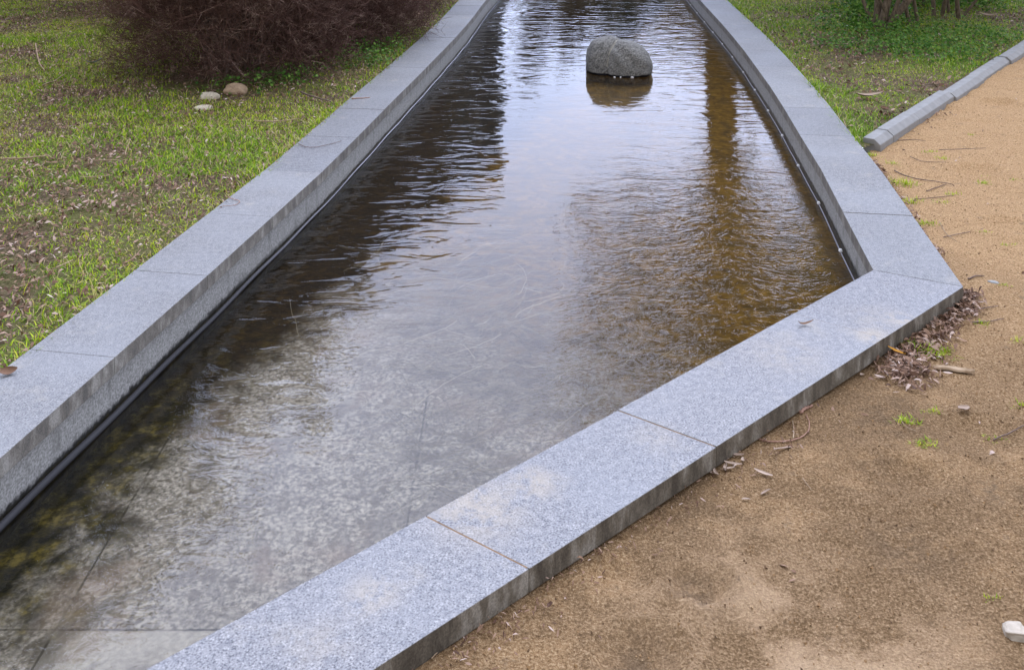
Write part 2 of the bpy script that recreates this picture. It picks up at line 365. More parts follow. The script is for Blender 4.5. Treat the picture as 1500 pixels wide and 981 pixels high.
# ------------------------------------------------------------------ plan of the pool
def resample(pts, step):
    pts = np.asarray(pts, float); d = np.r_[0, np.cumsum(np.linalg.norm(np.diff(pts, axis=0), axis=1))]
    t = np.arange(0, d[-1]+step*.5, step); t = np.minimum(t, d[-1])
    return np.stack([np.interp(t, d, pts[:, k]) for k in (0, 1)], 1)
g2 = lambda L: [P(*p)[:2] for p in L]
li = g2([(168, 523), (301, 406), (385, 330), (464, 259), (500, 224), (555.5, 168), (589, 134.6), (616, 107.7), (636, 87.5), (671.6, 50.5), (688, 32), (712, 0)])
ri = g2([(1279, 395), (1244, 330), (1215, 269), (1188, 224), (1161.5, 181.7), (1138, 141), (1118, 112.7), (1086, 69), (1060.6, 38.7), (1025, 0)])
A0 = P(1279, 395)[:2]; A1 = P(215, 978)[:2]
fd = (A1-A0)/np.linalg.norm(A1-A0)                        # along the front wall, corner -> left
# left wall carried on towards the camera until it meets the front wall
ld = np.array(li[0])-np.array(li[1]); ld /= np.linalg.norm(ld)
den = ld[0]*(-fd[1])+ld[1]*fd[0]
tt = ((A0[0]-li[0][0])*(-fd[1])+(A0[1]-li[0][1])*fd[0])/den
corner_l = np.array(li[0])+ld*tt
LI = np.concatenate([[corner_l], [np.array(li[0])+ld*.63*k for k in (1,) if .63*k < tt-.2], resample(li+[(-.06, 13.2), (.22, 15.2), (.6, 17.2)], .63)])
RI = resample(ri+[(2.22, 13.2), (2.3, 15.2), (2.35, 17.2)], .63)
LI[-1] = (.62, 17.2); RI[-1] = (2.36, 17.2)
def offset(poly, w):
    """offset an open polyline to its left by w (mitred)"""
    poly = np.asarray(poly); d = np.diff(poly, axis=0); d /= np.linalg.norm(d, axis=1, keepdims=True)
    nrm = np.stack([-d[:, 1], d[:, 0]], 1); o = []
    for i in range(len(poly)):
        a = nrm[max(i-1, 0)]; b = nrm[min(i, len(nrm)-1)]; m_ = a+b; m_ /= np.linalg.norm(m_); o.append(poly[i]+m_*w/max(.3, m_.dot(a)))
    return np.array(o)
CW = .30; WZ = -.178; FZ = -.245; TH = .056
ring = np.concatenate([RI[::-1], LI])                      # far right -> corner -> left corner -> far left : outside is on its left? check sign
def area(p): p = np.asarray(p); return .5*np.sum(p[:, 0]*np.roll(p[:, 1], -1)-np.roll(p[:, 0], -1)*p[:, 1])
sgn = -1 if area(ring) > 0 else 1                           # ccw interior on the left, so the outside is -w
# closed mitred offset
def offc(p, w):
    p = np.asarray(p); n = len(p); o = []
    for i in range(n):
        a = p[i]-p[i-1]; b = p[(i+1) % n]-p[i]; a = a/np.linalg.norm(a); b = b/np.linalg.norm(b)
        na = np.array([-a[1], a[0]]); nb = np.array([-b[1], b[0]]); m_ = na+nb; m_ /= np.linalg.norm(m_); o.append(p[i]+m_*w*sgn/max(.3, m_.dot(na)))
    return np.array(o)
OUT = offc(ring, CW); MID = offc(ring, CW*.5); BK = offc(ring, CW-.012); SB = offc(ring, .016); SUB = offc(ring, .004)
nR = len(RI); nL = len(LI); NR = len(ring)
def lerp(a, b, t): return a+(b-a)*t
def wall_run(i0, i1, label, mat, splits=None):
    """coping slabs and wall panels between ring indices; splits: fractions for a straight run"""
    cx = ring[[i0, i1 % NR]].mean(0)
    e = empty('pool_wall', (cx[0], cx[1], FZ)); tag(e, label, 'pool wall')
    off = np.array([cx[0], cx[1], FZ])
    pairs = []
    if splits is None:
        pairs = [(ring[i % NR], ring[(i+1) % NR], OUT[i % NR], OUT[(i+1) % NR], SB[i % NR], SB[(i+1) % NR], BK[i % NR], BK[(i+1) % NR]) for i in range(i0, i1)]
    else:
        f = [0]+splits+[1]; a, b = i0 % NR, i1 % NR
        for s, t in zip(f[:-1], f[1:]):
            sk = fd*-1*(1 if mat is M['coping'] else 0); pn = np.array([-fd[1], fd[0]]); pn = pn if pn.dot([1, -1]) > 0 else -pn
            def at(arr, w, q):
                if q <= 0: return arr[a]
                if q >= 1: return arr[b]
                return lerp(ring[a], ring[b], q)+(pn+sk*.22)*w
            pairs.append(tuple(v_ for arr, w in ((ring, 0), (OUT, CW), (SB, .016), (BK, CW-.012)) for v_ in (at(arr, w, s), at(arr, w, t))))
    for k, (a, b, c, d, sa, sb_, ba, bb) in enumerate(pairs):
        dz = rng.uniform(-.0012, .0012); gp = .0009
        u = (b-a)/np.linalg.norm(b-a); u2 = (d-c)/np.linalg.norm(d-c)
        q = [a+u*gp, b-u*gp, d-u2*gp, c+u2*gp]
        if np.cross(q[1]-q[0], q[2]-q[1]) < 0: q = q[::-1]
        V, F = prism([np.array([*p, -TH])-off for p in q], [np.array([*p, dz])-off for p in q])
        o = mesh('coping_slab', V, F, mat, e); bevel(o, .0016)
        if mat is M['coping'] and k:
            w_ = (c-a)/np.linalg.norm(c-a); wn_ = np.array([-w_[1], w_[0]])*.0028
            q = [a+w_*.006-wn_, a+w_*.006+wn_, c-w_*.006+wn_, c-w_*.006-wn_]
            if np.cross(q[1]-q[0], q[2]-q[1]) < 0: q = q[::-1]
            V, F = prism([np.array([*p, -.03])-off for p in q], [np.array([*p, -.0012])-off for p in q]); mesh('joint', V, F, M['mortar'], e)
        q = [sa+u*.0006, sb_-u*.0006, bb-u2*.0006, ba+u2*.0006]
        if np.cross(q[1]-q[0], q[2]-q[1]) < 0: q = q[::-1]
        V, F = prism([np.array([*p, FZ-.1])-off for p in q], [np.array([*p, -TH-.003])-off for p in q])
        mesh('wall_panel', V, F, M['wall'], e)
    return e
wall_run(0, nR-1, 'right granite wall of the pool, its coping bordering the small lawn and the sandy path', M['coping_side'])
Lf = np.linalg.norm(ring[nR]-ring[nR-1])
sp = [float(np.linalg.norm(P(*p)[:2]-ring[nR-1])/Lf) for p in ((1166, 460), (905, 600), (630, 760))]
while (1-sp[-1])*Lf > 1.1: sp.append(sp[-1]+.69/Lf)
wall_run(nR-1, nR, 'front granite wall of the pool, straight broad coping nearest the viewer beside brown sand', M['coping'], sp)
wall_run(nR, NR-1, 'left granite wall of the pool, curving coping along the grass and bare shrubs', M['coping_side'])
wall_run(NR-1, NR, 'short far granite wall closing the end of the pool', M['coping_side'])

# ------------------------------------------------------------------ kerb
K0 = P(1262, 202)[:2]+np.array([.012, .012]); kd = P(1500, 55)[:2]-P(1262, 202)[:2]; kd /= np.linalg.norm(kd); kn = np.array([kd[1], -kd[0]])
KW, SZ = .098, -.062
kj = [0, .23, .72, 1.47, 2.2, 3.03, 3.8, 4.6, 5.4, 6.2, 7., 7.8]
kerb = empty('kerb', (*K0, SZ)); tag(kerb, 'low pale concrete kerb with chamfered edge between the small lawn and the sandy path', 'kerb')
for k in range(len(kj)-1):
    a, b = kj[k]+.002, kj[k+1]-.002; sh = (0, 0, .0, .016, .004, .018, .01, 0, .01, 0, .01)[k]; zt = (.0, .003, .0, -.008, -.012, -.006, -.01, -.01, -.01, -.01, -.01)[k]
    prof = [(0, SZ-.1), (0, zt), (.062, zt), (KW, zt-.028), (KW+.004, SZ-.1)]
    def ringat(t): return [np.array([*(K0+kd*t+kn*(p+sh)), zz_])-np.array([*K0, SZ]) for p, zz_ in prof]
    V, F = prism(ringat(a), ringat(b))
    bevel(mesh('kerb_stone', V, F, M['kerb'], kerb), .004)

# ------------------------------------------------------------------ ground sheets
def axis(lo, hi, st, far):
    mid = list(np.arange(lo, hi+st/2, st)); g = st; a = []; x = mid[0]
    while x > -far: g *= 1.35; x -= g; a.append(x)
    g = st; b = []; x = mid[-1]
    while x < far: g *= 1.35; x += g; b.append(x)
    return np.array(a[::-1]+mid+b)
AX = axis(-6.2, 6.4, .03, 400); AY = axis(.6, 13.5, .03, 400)
GX, GY = np.meshgrid(AX, AY)
# the sandy ground: in front of the front wall, and right of the kerb (a path some 5 m wide)
fN = np.array([fd[1], -fd[0]]);
if fN.dot(np.array([0, -1.])) < 0: fN = -fN
def is_sand(x, y):
    front = ((x-A0[0])*fN[0]+(y-A0[1])*fN[1]) > CW*.5
    k = (x-K0[0])*kn[0]+(y-K0[1])*kn[1]; t = (x-K0[0])*kd[0]+(y-K0[1])*kd[1]
    kerbside = (k > KW*.5) & (k < 5.4)
    # right of the coping, south of the kerb's end
    return (front & (y < 9)) | (kerbside & (t > -6)) & (x > .8)
def dents(x, y):
    z = np.zeros_like(x)
    for (px, py, r, dp) in ((1020, 855, .055, .012), (1050, 868, .045, .009), (940, 962, .07, .012), (915, 845, .06, .008), (1300, 700, .1, .006), (1345, 700, .07, .006),
                            (1400, 60, .1, .01), (1460, 150, .08, .012), (1430, 250, .09, .01), (1470, 330, .1, .008), (1390, 160, .06, .01), (1440, 640, .1, .006), (1200, 840, .12, .006), (1100, 940, .09, .006)):
        c = P(px, py, SZ); d = np.hypot((x-c[0])/1.3, y-c[1])/r
        z += -dp*1.8*np.exp(-d**4)+dp*.9*np.exp(-((d-1.25)/.25)**2)
    return z
def sand_z(x, y):
    a = np.maximum(0, np.minimum(1, (np.hypot(x-1.5, y-4)-8)/10))
    far = (y > 4.2)*np.minimum(1, np.maximum(0, (y-4.2)/2))
    z = SZ+.010*(vnoise(x, y, 1.3, 1)-.5)+.010*(vnoise(x, y, 6, 2)-.5)+(.005+.009*far)*(vnoise(x, y, 17, 3)-.5)
    return z+dents(x, y)*(1-a)
def lawn_z(x, y): return -.026+.022*(vnoise(x, y, 1.1, 4)-.5)+.014*(vnoise(x, y, 7, 5)-.5)
def sheet(name, sel, zf, mat, label=None):
    Z = zf(GX, GY); V = np.stack([GX, GY, Z], 2).reshape(-1, 3); ny, nx = GX.shape
    cx = (AX[:-1]+AX[1:])/2; cy = (AY[:-1]+AY[1:])/2; CX, CY = np.meshgrid(cx, cy)
    ok = sel(CX, CY)
    i, j = np.nonzero(ok); b = i*nx+j; F = np.stack([b, b+1, b+nx+1, b+nx], 1)
    used = np.unique(F); mp_ = np.full(len(V), -1); mp_[used] = np.arange(len(used))
    return tag(mesh(name, V[used], [mp_[F]], mat, smooth=True), kind='structure')
hole = [tuple(p) for p in MID]
sheet('ground', lambda x, y: ~inside(x, y, hole) & ~is_sand(x, y), lawn_z, M['soil'])
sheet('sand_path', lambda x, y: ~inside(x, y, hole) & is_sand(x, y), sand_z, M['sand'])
def poly_sheet(name, poly, z, mat, flip=False):
    from mathutils.geometry import tessellate_polygon
    t = tessellate_polygon([[Vector((p[0], p[1], 0)) for p in poly]])
    F = []
    for a, b, c in t:
        u = np.asarray(poly[b])-poly[a]; v = np.asarray(poly[c])-poly[a]
        F.append([a, b, c] if u[0]*v[1]-u[1]*v[0] > 0 else [a, c, b])
    return tag(mesh(name, [(p[0], p[1], z) for p in poly], [np.array(F)], mat), kind='structure')
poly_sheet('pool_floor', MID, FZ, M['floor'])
poly_sheet('water', MID, WZ, M['water'])

# ------------------------------------------------------------------ cables at the waterline
LINE = offc(ring, -.012)
def fine(poly, n=6):
    poly = np.asarray(poly); o = []
    for a, b in zip(poly[:-1], poly[1:]):
        for k in range(n): o.append(a+(b-a)*k/n)
    o.append(poly[-1]); return np.array(o)
lp = fine(LINE[nR:NR-1], 8); z = WZ+.006+.0025*np.sin(np.arange(len(lp))*.7)
split = int(np.argmin(np.abs(lp[:, 1]-4.9)))
e = empty('waterline_cable', (*lp[4], WZ)); tag(e, 'dark cable running along the waterline of the left wall', 'cable')
o3 = np.array([*lp[4], WZ])
rr = np.interp(lp[:, 1], [3, 4.2, 5.2], [.012, .008, .0038])
tube('sheath', np.c_[lp, z]-o3, rr*.9, M['cable'], e)
rp = fine(LINE[0:nR], 8)[::-1]; z = WZ+.004+.002*np.sin(np.arange(len(rp))*.6)
e = empty('waterline_cable', (*rp[4], WZ)); tag(e, 'thin pale cable with small white clips along the waterline of the right wall', 'cable')
o3 = np.array([*rp[4], WZ]); tube('sheath', np.c_[rp, z]-o3, .0024, M['cable_pale'], e)
d = np.r_[0, np.cumsum(np.linalg.norm(np.diff(rp, axis=0), axis=1))]
for t in np.arange(.62, d[-1]-3, .62):
    c = np.array([np.interp(t, d, rp[:, 0]), np.interp(t, d, rp[:, 1]), WZ+.009])-o3
    V, F = prism([c+(-.007, -.008, -.005), c+(.007, -.008, -.005), c+(.007, .008, -.005), c+(-.007, .008, -.005)],
                 [c+(-.005, -.006, .005), c+(.005, -.006, .005), c+(.005, .006, .005), c+(-.005, .006, .005)])
    mesh('clip', V, F, M['white'], e)

# ------------------------------------------------------------------ boulder
def ico(sub):
    import bmesh
    bm = bmesh.new(); bmesh.ops.create_icosphere(bm, subdivisions=sub, radius=1)
    V = np.array([v.co[:] for v in bm.verts]); F = np.array([[v.index for v in f.verts] for f in bm.faces]); bm.free(); return V, F
def boulder():
    V, F = ico(6); c0 = P(910, 112, WZ)+np.array([0, .16, 0]); 
    def lobe(cen, rad, ex):
        # distance along each direction from the common centre to a superellipsoid
        t = np.full(len(V), .05); lo = np.zeros(len(V)); hi = np.full(len(V), .8)
        for _ in range(30):
            t = (lo+hi)/2; p = (V*t[:, None]-cen)/rad; f = (np.abs(p)**ex).sum(1); lo = np.where(f < 1, t, lo); hi = np.where(f < 1, hi, t)
        return t
    a = lobe(np.array([-.095, .035, 0]), np.array([.180, .165, .225]), 2.3)
    b = lobe(np.array([.068, -.045, -.012]), np.array([.200, .165, .222]), 2.25)
    r = np.maximum(a, b)-.006*np.exp(-((a-b)/.012)**2)
    vein = np.exp(-((a-b)/.006)**2)*(V[:, 2] > .0)
    n = (vnoise(V[:, 0]+V[:, 2], V[:, 1]-V[:, 2]*.7, 3, 11)-.5)*.02+(vnoise(V[:, 0]*1.3-V[:, 2], V[:, 1]+V[:, 2], 9, 12)-.5)*.006
    r = r+n-.004*vein
    Pn = V*r[:, None]; Pn[:, 2] += .070
    # narrow foot where the water has cut in, shoulder falling to the right
    Pn[:, 2] -= np.clip(Pn[:, 0]-.03, 0, 1)*.22*(Pn[:, 2] > .1)*np.clip((Pn[:, 2]-.1)/.15, 0, 1)
    o = mesh('boulder', Pn, [F], M['boulder'], rnd=vein, attr='vein', smooth=True); o.location = tuple(c0)
    tag(o, 'rounded grey granite boulder with a pale vein standing in the pool water', 'boulder')
    return c0
bc = boulder()
for k, (px, s) in enumerate(((900, .010), (909, .007), (926, .014))):  # white specks at the waterline, shaped as small solids
    V, F = ico(2); V = V*np.array([s, .008, .006])*(1+.15*rng.standard_normal((len(V), 1))*.5)
    c = P(px, 113.5, WZ+.004); o = mesh('white_speck', V, [F], M['white'], smooth=True); o.location = tuple(c)
    tag(o, ('leftmost of three tiny white specks at the foot of the boulder', 'middle and smallest of three tiny white specks at the foot of the boulder', 'rightmost and widest of three tiny white specks at the foot of the boulder')[k], 'pebble', 'white specks at the foot of the boulder')

# ------------------------------------------------------------------ stones
def stone(name, px, py, z, size, mat, label, cat='stone', group=None, seed=0, rot=0., ex=1., sink=.3):
    V, F = ico(4); r = np.random.default_rng(seed)
    n = 1+.16*(vnoise(V[:, 0]+V[:, 2]*.6, V[:, 1]+V[:, 2]*.8, 1.6, seed)-.5)*2+.05*(vnoise(V[:, 0]-V[:, 2], V[:, 1], 5, seed+1)-.5)*2
    V = np.sign(V)*np.abs(V)**ex*n[:, None]*np.array(size)/2
    o = mesh(name, V, [F], mat, smooth=ex > .7); o.location = tuple(P(px, py, z)+np.array([0, 0, size[2]*(.5-sink)])); o.rotation_euler = (0, 0, rot)
    return tag(o, label, cat, group)
g_ = 'stones lying in the grass under the shrub'
stone('stone', 306, 146, -.03, (.135, .10, .075), M['pebble_cream'], 'smooth whitish oval stone in grass, left of the flat tan stone', 'stone', g_, 1)
stone('stone', 345, 137, -.02, (.16, .11, .095), M['pebble_tan'], 'flat tan stone, largest of the three under the bare shrub', 'stone', g_, 2, .3)
stone('stone', 298, 163, -.04, (.12, .085, .055), M['pebble_cream'], 'small cream stone half sunk in grass, nearest the viewer of three', 'stone', g_, 3)
stone('stone', 610, 24, -.02, (.095, .08, .075), M['pebble_tan'], 'lone tan stone on litter beside the far left coping', 'stone', None, 4)
stone('broken_stone', 1487, 928, SZ, (.040, .044, .022), M['white_stone'], 'angular broken white stone on the sand at the right edge', 'stone', None, 5, 1.4, .5)
stone('pebble', 1455, 415, SZ, (.045, .022, .015), M['pebble_grey'], 'smooth pale grey pebble on the sand right of the coping corner', 'pebble', None, 6, -.4)
stone('clod', 1416, 235, SZ, (.05, .04, .025), M['soil'], 'dark brown earth clod on bright sand', 'clod', None, 7) if False else None

# ------------------------------------------------------------------ shrubs and trees
def grow(base, d, length, r, level, maxl, out, kids, spread, curl=.25, up=.1, rad_lim=None, leafpts=None):
    n = 4 if level < maxl else 3
    p = np.array(base, float); d = np.array(d, float)/np.linalg.norm(d); st = length/n; nodes = []
    for i in range(n):
        d = d+np.array([random.gauss(0, curl), random.gauss(0, curl), random.gauss(0, curl)+up])*.5; d /= np.linalg.norm(d)
        q = p+d*st
        if q[2] < .02: q[2] = .02+random.random()*.03
        r1 = r*(1-.22*(1 if level < maxl else 1.4)); out.append((*p, *q, r, r1)); r = r1; p = q; nodes.append((p, d, r))
    if leafpts is not None and level >= maxl-1: leafpts += [x[0] for x in nodes]
    if level < maxl:
        for k in range(kids[level]):
            i = random.randrange(1 if level == 0 else 0, n); q, dd, rr = nodes[i]
            nd = dd+np.array([random.gauss(0, spread), random.gauss(0, spread), random.gauss(0, spread*.8)])
            grow(q, nd, length*random.uniform(.42, .72), rr*.62, level+1, maxl, out, kids, spread, curl, up, None, leafpts)
def shrub(px, py, stems, length, kids, label, tilt=(.3, 1.1), r=.011, bias=(0, 0), seed=1, group='bare twiggy shrubs beside the pool', loc=None, curl=.3, thick=9000, dome=(1.1, 2.1)):
    random.seed(seed); loc = P(px, py, -.03) if loc is None else loc
    e = empty('bare_shrub', loc); tag(e, label, 'shrub', group)
    out = []
    for i in range(stems):
        a = random.random()*2*math.pi; t = random.uniform(*tilt)
        d = (math.cos(a)*math.sin(t)+bias[0], math.sin(a)*math.sin(t)+bias[1], math.cos(t)+.15)
        b = (random.gauss(0, .10), random.gauss(0, .10), 0)
        grow(b, d, length*random.uniform(.7, 1.1), r*random.uniform(.6, 1.3), 0, 3, out, kids, .55, curl, .05)
    out = np.array(out); th = out[:, 6] > r*.42
    # the thicket: fine twigs filling a dome, growing outwards and upwards
    rs = np.random.default_rng(seed); ex = []; RX, RZ = dome
    for i in range(int(thick)):
        a = rs.uniform(0, 2*np.pi); el = math.asin(rs.uniform(-.12, 1)); q = rs.uniform(.2, 1.)**.45
        dv = np.array([math.cos(a)*math.cos(el), math.sin(a)*math.cos(el), math.sin(el)])
        lump = .82+.36*vnoise(dv[0]*2+5, dv[1]*2+dv[2]*2, 1.3, seed)
        p = dv*np.array([RX, RX, RZ])*q*lump+np.array([bias[0]*2, bias[1]*2, .18])
        if p[2] < .02: continue
        d = dv*.8+rs.normal(0, .55, 3)+np.array([0, 0, .35]); l = rs.uniform(.03, .085); rr = rs.uniform(.0012, .0028)
        for k in range(4):
            d = d/np.linalg.norm(d); p2 = p+d*l; p2[2] = max(p2[2], .015); ex.append((*p, *p2, rr, rr*.75)); rr *= .78
            if k == 1:
                d3 = d+rs.normal(0, .6, 3); d3 /= np.linalg.norm(d3); ex.append((*p2, *(p2+d3*l*1.3), rr, rr*.5))
            p = p2; d = d+rs.normal(0, .38, 3)
    out = np.concatenate([out, np.array(ex)]); th = np.concatenate([th, np.zeros(len(ex), bool)])
    segs_mesh('stems', out[th], M['stem'], e, 5)
    segs_mesh('twigs', out[~th], M['twig'], e, 3)
    return e
shrub(345, 96, 70, 1.1, (9, 8, 6), 'spreading bare shrub with thick purple brown stems above three stones', (.2, 1.15), .013, (.02, 0), 3, thick=15000, dome=(.86, 2.0))
shrub(458, 54, 60, .9, (9, 8, 6), 'middle bare shrub, dense fine dark twigs between the stony shrub and the far one', (.2, 1.35), .008, (.06, 0), 4, thick=18000, dome=(.84, 2.0))
shrub(515, 10, 60, 1.0, (9, 8, 6), 'far bare shrub of fine brown twigs beside the narrowing left coping', (.2, 1.3), .008, (0, 0), 5, thick=18000, dome=(.95, 2.0))
shrub(0, 0, 50, 1.4, (8, 7, 5), 'hindmost bare shrub at the top edge behind the others', (.2, 1.2), .010, (0, 0), 6, dome=(1.2, 2.2), loc=np.array([-2.9, 10.6, -.03]))

def leaves(name, C, size, mat, parent, n_per=1, jitter=.1, seed=1, flat=0., asp=.45):
    r = np.random.default_rng(seed); C = np.repeat(np.asarray(C, float), n_per, 0); n = len(C)
    C = C+r.normal(0, jitter, (n, 3)); a = r.normal(0, 1, (n, 3)); a[:, 2] *= (1-flat)*.8; a /= np.linalg.norm(a, axis=1, keepdims=True)
    b = r.normal(0, 1, (n, 3)); b[:, 2] *= (1-flat); b -= a*(a*b).sum(1, keepdims=True); b /= np.linalg.norm(b, axis=1, keepdims=True)
    L = size*r.uniform(.6, 1.3, (n, 1)); w = L*asp*.5; nn = np.cross(a, b)
    V = np.stack([C-a*L*.5, C-a*L*.05+b*w+nn*w*.3, C+a*L*.5, C-a*L*.05-b*w+nn*w*.3], 1).reshape(-1, 3)
    F = (np.arange(n)*4)[:, None]+np.array([[0, 1, 2, 3]])
    return mesh(name, V, [F], mat, parent, rnd=np.repeat(r.random(n), 4))
def tree(loc, h, trunk_r, first, crown_r, label, leaf='crown', size=.11, n_per=3, seed=1, limbs=13, kids=(6, 5, 4), group='trees beyond the pool', name='tree', curl=.22, core=0):
    random.seed(seed); e = empty(name, (*loc, -.05)); tag(e, label, 'tree', group)
    pts = [(0, 0, 0)]; x = y = 0; n = 9
    for i in range(1, n+1): x += random.gauss(0, .03)*h/8; y += random.gauss(0, .03)*h/8; pts.append((x, y, h*.88*i/n))
    rad = [trunk_r*(1.25 if i == 0 else 1-.8*i/n) for i in range(n+1)]
    tube('trunk', pts, rad, M['bark'], e, 10)
    out = []; lp_ = []
    for i in range(limbs):
        t = first/h+(1-first/h)*.86*i/limbs; k = min(int(t*n/.88), n-1); p = np.array(pts[k])+(np.array(pts[k+1])-np.array(pts[k]))*(t*n/.88-k)
        a = i*2.4+random.random()*.6; el = random.uniform(.1, .7)+t*.5
        ln = crown_r*random.uniform(.75, 1.1)*(1-.45*max(0, t-.5))
        grow(p, (math.cos(a)*math.cos(el), math.sin(a)*math.cos(el), math.sin(el)), ln, trunk_r*.30, 0, 3, out, kids, .5, curl, .06, None, lp_)
    segs_mesh('limbs', out, M['bark'], e, 4)
    lp_ = np.array(lp_)
    if core:
        rc = np.random.default_rng(seed+5); zc = rc.uniform(first*.8, h*.95, core); k_ = np.interp(zc, [p_[2] for p_ in pts], [p_[0] for p_ in pts]); lp_ = np.r_[lp_, np.c_[k_+rc.normal(0, .24, core), rc.normal(0, .24, core), zc]]
    if n_per: leaves('crown', lp_, size, M[leaf], e, n_per, crown_r*.06, seed)
    return e
# mirrored in the pool: the trees stand beyond the top edge of the picture
tree((2.95, 14.0), 8.2, .27, 3.0, 1.55, 'slim tree whose straight trunk and crown are mirrored at the right of the water', 'dark_crown', .09, 3, 21, 16, core=1700)
tree((4.75, 14.8), 7.4, .2, 2.9, 1.9, 'second brown crowned tree mirrored at the right wall of the pool', 'dark_crown', .10, 16, 29, 18)
tree((-6.6, 13.2), 6.9, .2, 1.2, 2.2, 'tall dark tree mirrored along the left side of the water, leftmost of three', 'crown', .16, 5, 22, 18)
tree((-4.1, 13.4), 4.9, .16, .8, 1.4, 'dark bushy tree mirrored at the left of the water, middle of three', 'brown_crown', .15, 5, 23, 18)
tree((-2.0, 14.6), 3.3, .12, .6, .85, 'low dark bushy tree mirrored beside the far left coping, rightmost of three', 'brown_crown', .13, 5, 24, 16)
tree((5.4, 24), 2.7, .14, .4, 1.2, 'dense round bush tree mirrored brown at the far right of the water', 'brown_crown', .16, 5, 25, 16)
tree((1.2, 33), 3.9, .2, 1.2, 1.3, 'distant autumn brown tree mirrored behind the boulder', 'brown_crown', .16, 2, 26, 10)
tree((4.2, 32), 4.1, .2, 1.0, 1.3, 'distant olive green tree mirrored to the right of the boulder', 'crown', .16, 2, 27, 10)
tree((2.7, 37), 4.0, .15, 1.2, 1.2, 'slender distant tree mirrored faintly near the top of the water', 'brown_crown', .14, 1, 28, 9)
def building(x0, x1, y, h, depth, wall, label, cols, rows, z0=.9):
    e = empty('building', ((x0+x1)/2, y+depth/2, -.05)); tag(e, label, 'building', 'buildings beyond the garden'); off = np.array([(x0+x1)/2, y+depth/2, -.05])
    def box(n, a, b, mat, par, bev=0):
        V, F = prism([np.array(p)-off for p in ((a[0], a[1], a[2]), (b[0], a[1], a[2]), (b[0], b[1], a[2]), (a[0], b[1], a[2]))], [np.array(p)-off for p in ((a[0], a[1], b[2]), (b[0], a[1], b[2]), (b[0], b[1], b[2]), (a[0], b[1], b[2]))])
        return mesh(n, V, F, mat, par)
    box('wall', (x0, y, -.3), (x1, y+depth, h), M[wall], e); box('roof', (x0-.12, y-.15, h), (x1+.12, y+depth+.15, h+.22), M['kerb'], e)
    w = (x1-x0)/cols; hh = (h-z0)/rows
    for i in range(cols):
        for j in range(rows):
            f = box('window', (x0+w*(i+.25), y-.05, z0+hh*(j+.2)), (x0+w*(i+.75), y+.02, z0+hh*(j+.75)), M['kerb'], e)
            box('pane', (x0+w*(i+.29), y-.06, z0+hh*(j+.24)), (x0+w*(i+.71), y-.03, z0+hh*(j+.71)), M['glass'], f)
building(-12, -.28, 25, 5.9, 8, 'facade_dark', 'dark blue grey building mirrored behind the left shrubs', 6, 2)
building(.9, 9, 48, 6.8, 8, 'facade_pale', 'pale building mirrored far behind the boulder', 6, 2)

# right: shrub with several smooth grey-brown trunks
def stem_shrub(loc, stems, h, label, seed, leafn=3, r0=.03):
    random.seed(seed); e = empty('leafy_shrub', loc); tag(e, label, 'shrub', 'many stemmed shrubs on the right lawn')
    lp_ = []
    for (dx, dy, tx, ty, r) in stems:
        pts = [np.array([dx, dy, 0.])]; d = np.array([tx, ty, 1.]); 
        for i in range(6): d = d+np.array([random.gauss(0, .12), random.gauss(0, .12), 0]); pts.append(pts[-1]+d/np.linalg.norm(d)*h*.14)
        out = [(*pts[i], *pts[i+1], r*(1-.07*i), r*(1-.07*(i+1))) for i in range(6)]
        for k in range(5):
            q = pts[3+k % 4]; a = random.random()*6.28; grow(q, (math.cos(a), math.sin(a), .7), h*.3, r*.45, 1, 3, out, (0, 5, 4), .5, .25, .05, None, lp_)
        segs_mesh('stem', out, M['pale_bark'], e, 7)
    leaves('foliage', np.array(lp_), .06, M['sprout'], e, leafn, .05, seed)
    return e
b0 = P(1290, 44, -.03)
stem_shrub(b0, [(0, 0, .22, .1, .040), (.03, .02, .9, .1, .038), (-.02, .05, .05, .2, .036), (-.06, .0, -.25, .1, .02), (.12, .03, -.45, .05, .014), (.05, -.03, .3, -.2, .02)], 2.2, 'thick trunked shrub on the right lawn, forking low beside the thinner stems', 31, 4)
c0 = P(1365, 30, -.03); m_ = lambda px, py: (P(px, py, -.03)-c0)[:2]
stem_shrub(c0, [(*m_(1333, 40), -.28, 0, .020), (*m_(1345, 38), .1, 0, .018), (*m_(1368, 25), -.12, 0, .022), (*m_(1380, 24), .02, 0, .022), (*m_(1390, 20), -.1, .1, .018), (*m_(1404, 28), -.08, 0, .024), (*m_(1410, 26), .9, .1, .014), (*m_(1352, 10), .1, .1, .02)], 2.2, 'row of slender upright pale stems right of the thick trunked shrub', 32, 4)
c1 = P(1458, 4, -.03); m_ = lambda px, py: (P(px, py, -.03)-c1)[:2]
stem_shrub(c1, [(*m_(1453, 6), .02, 0, .024), (*m_(1440, -4), .1, 0, .02), (*m_(1478, -6), -.1, 0, .022), (*m_(1468, 0), .3, .1, .018)], 2.2, 'dark leafy shrub at the top right corner, furthest of three', 33, 4)

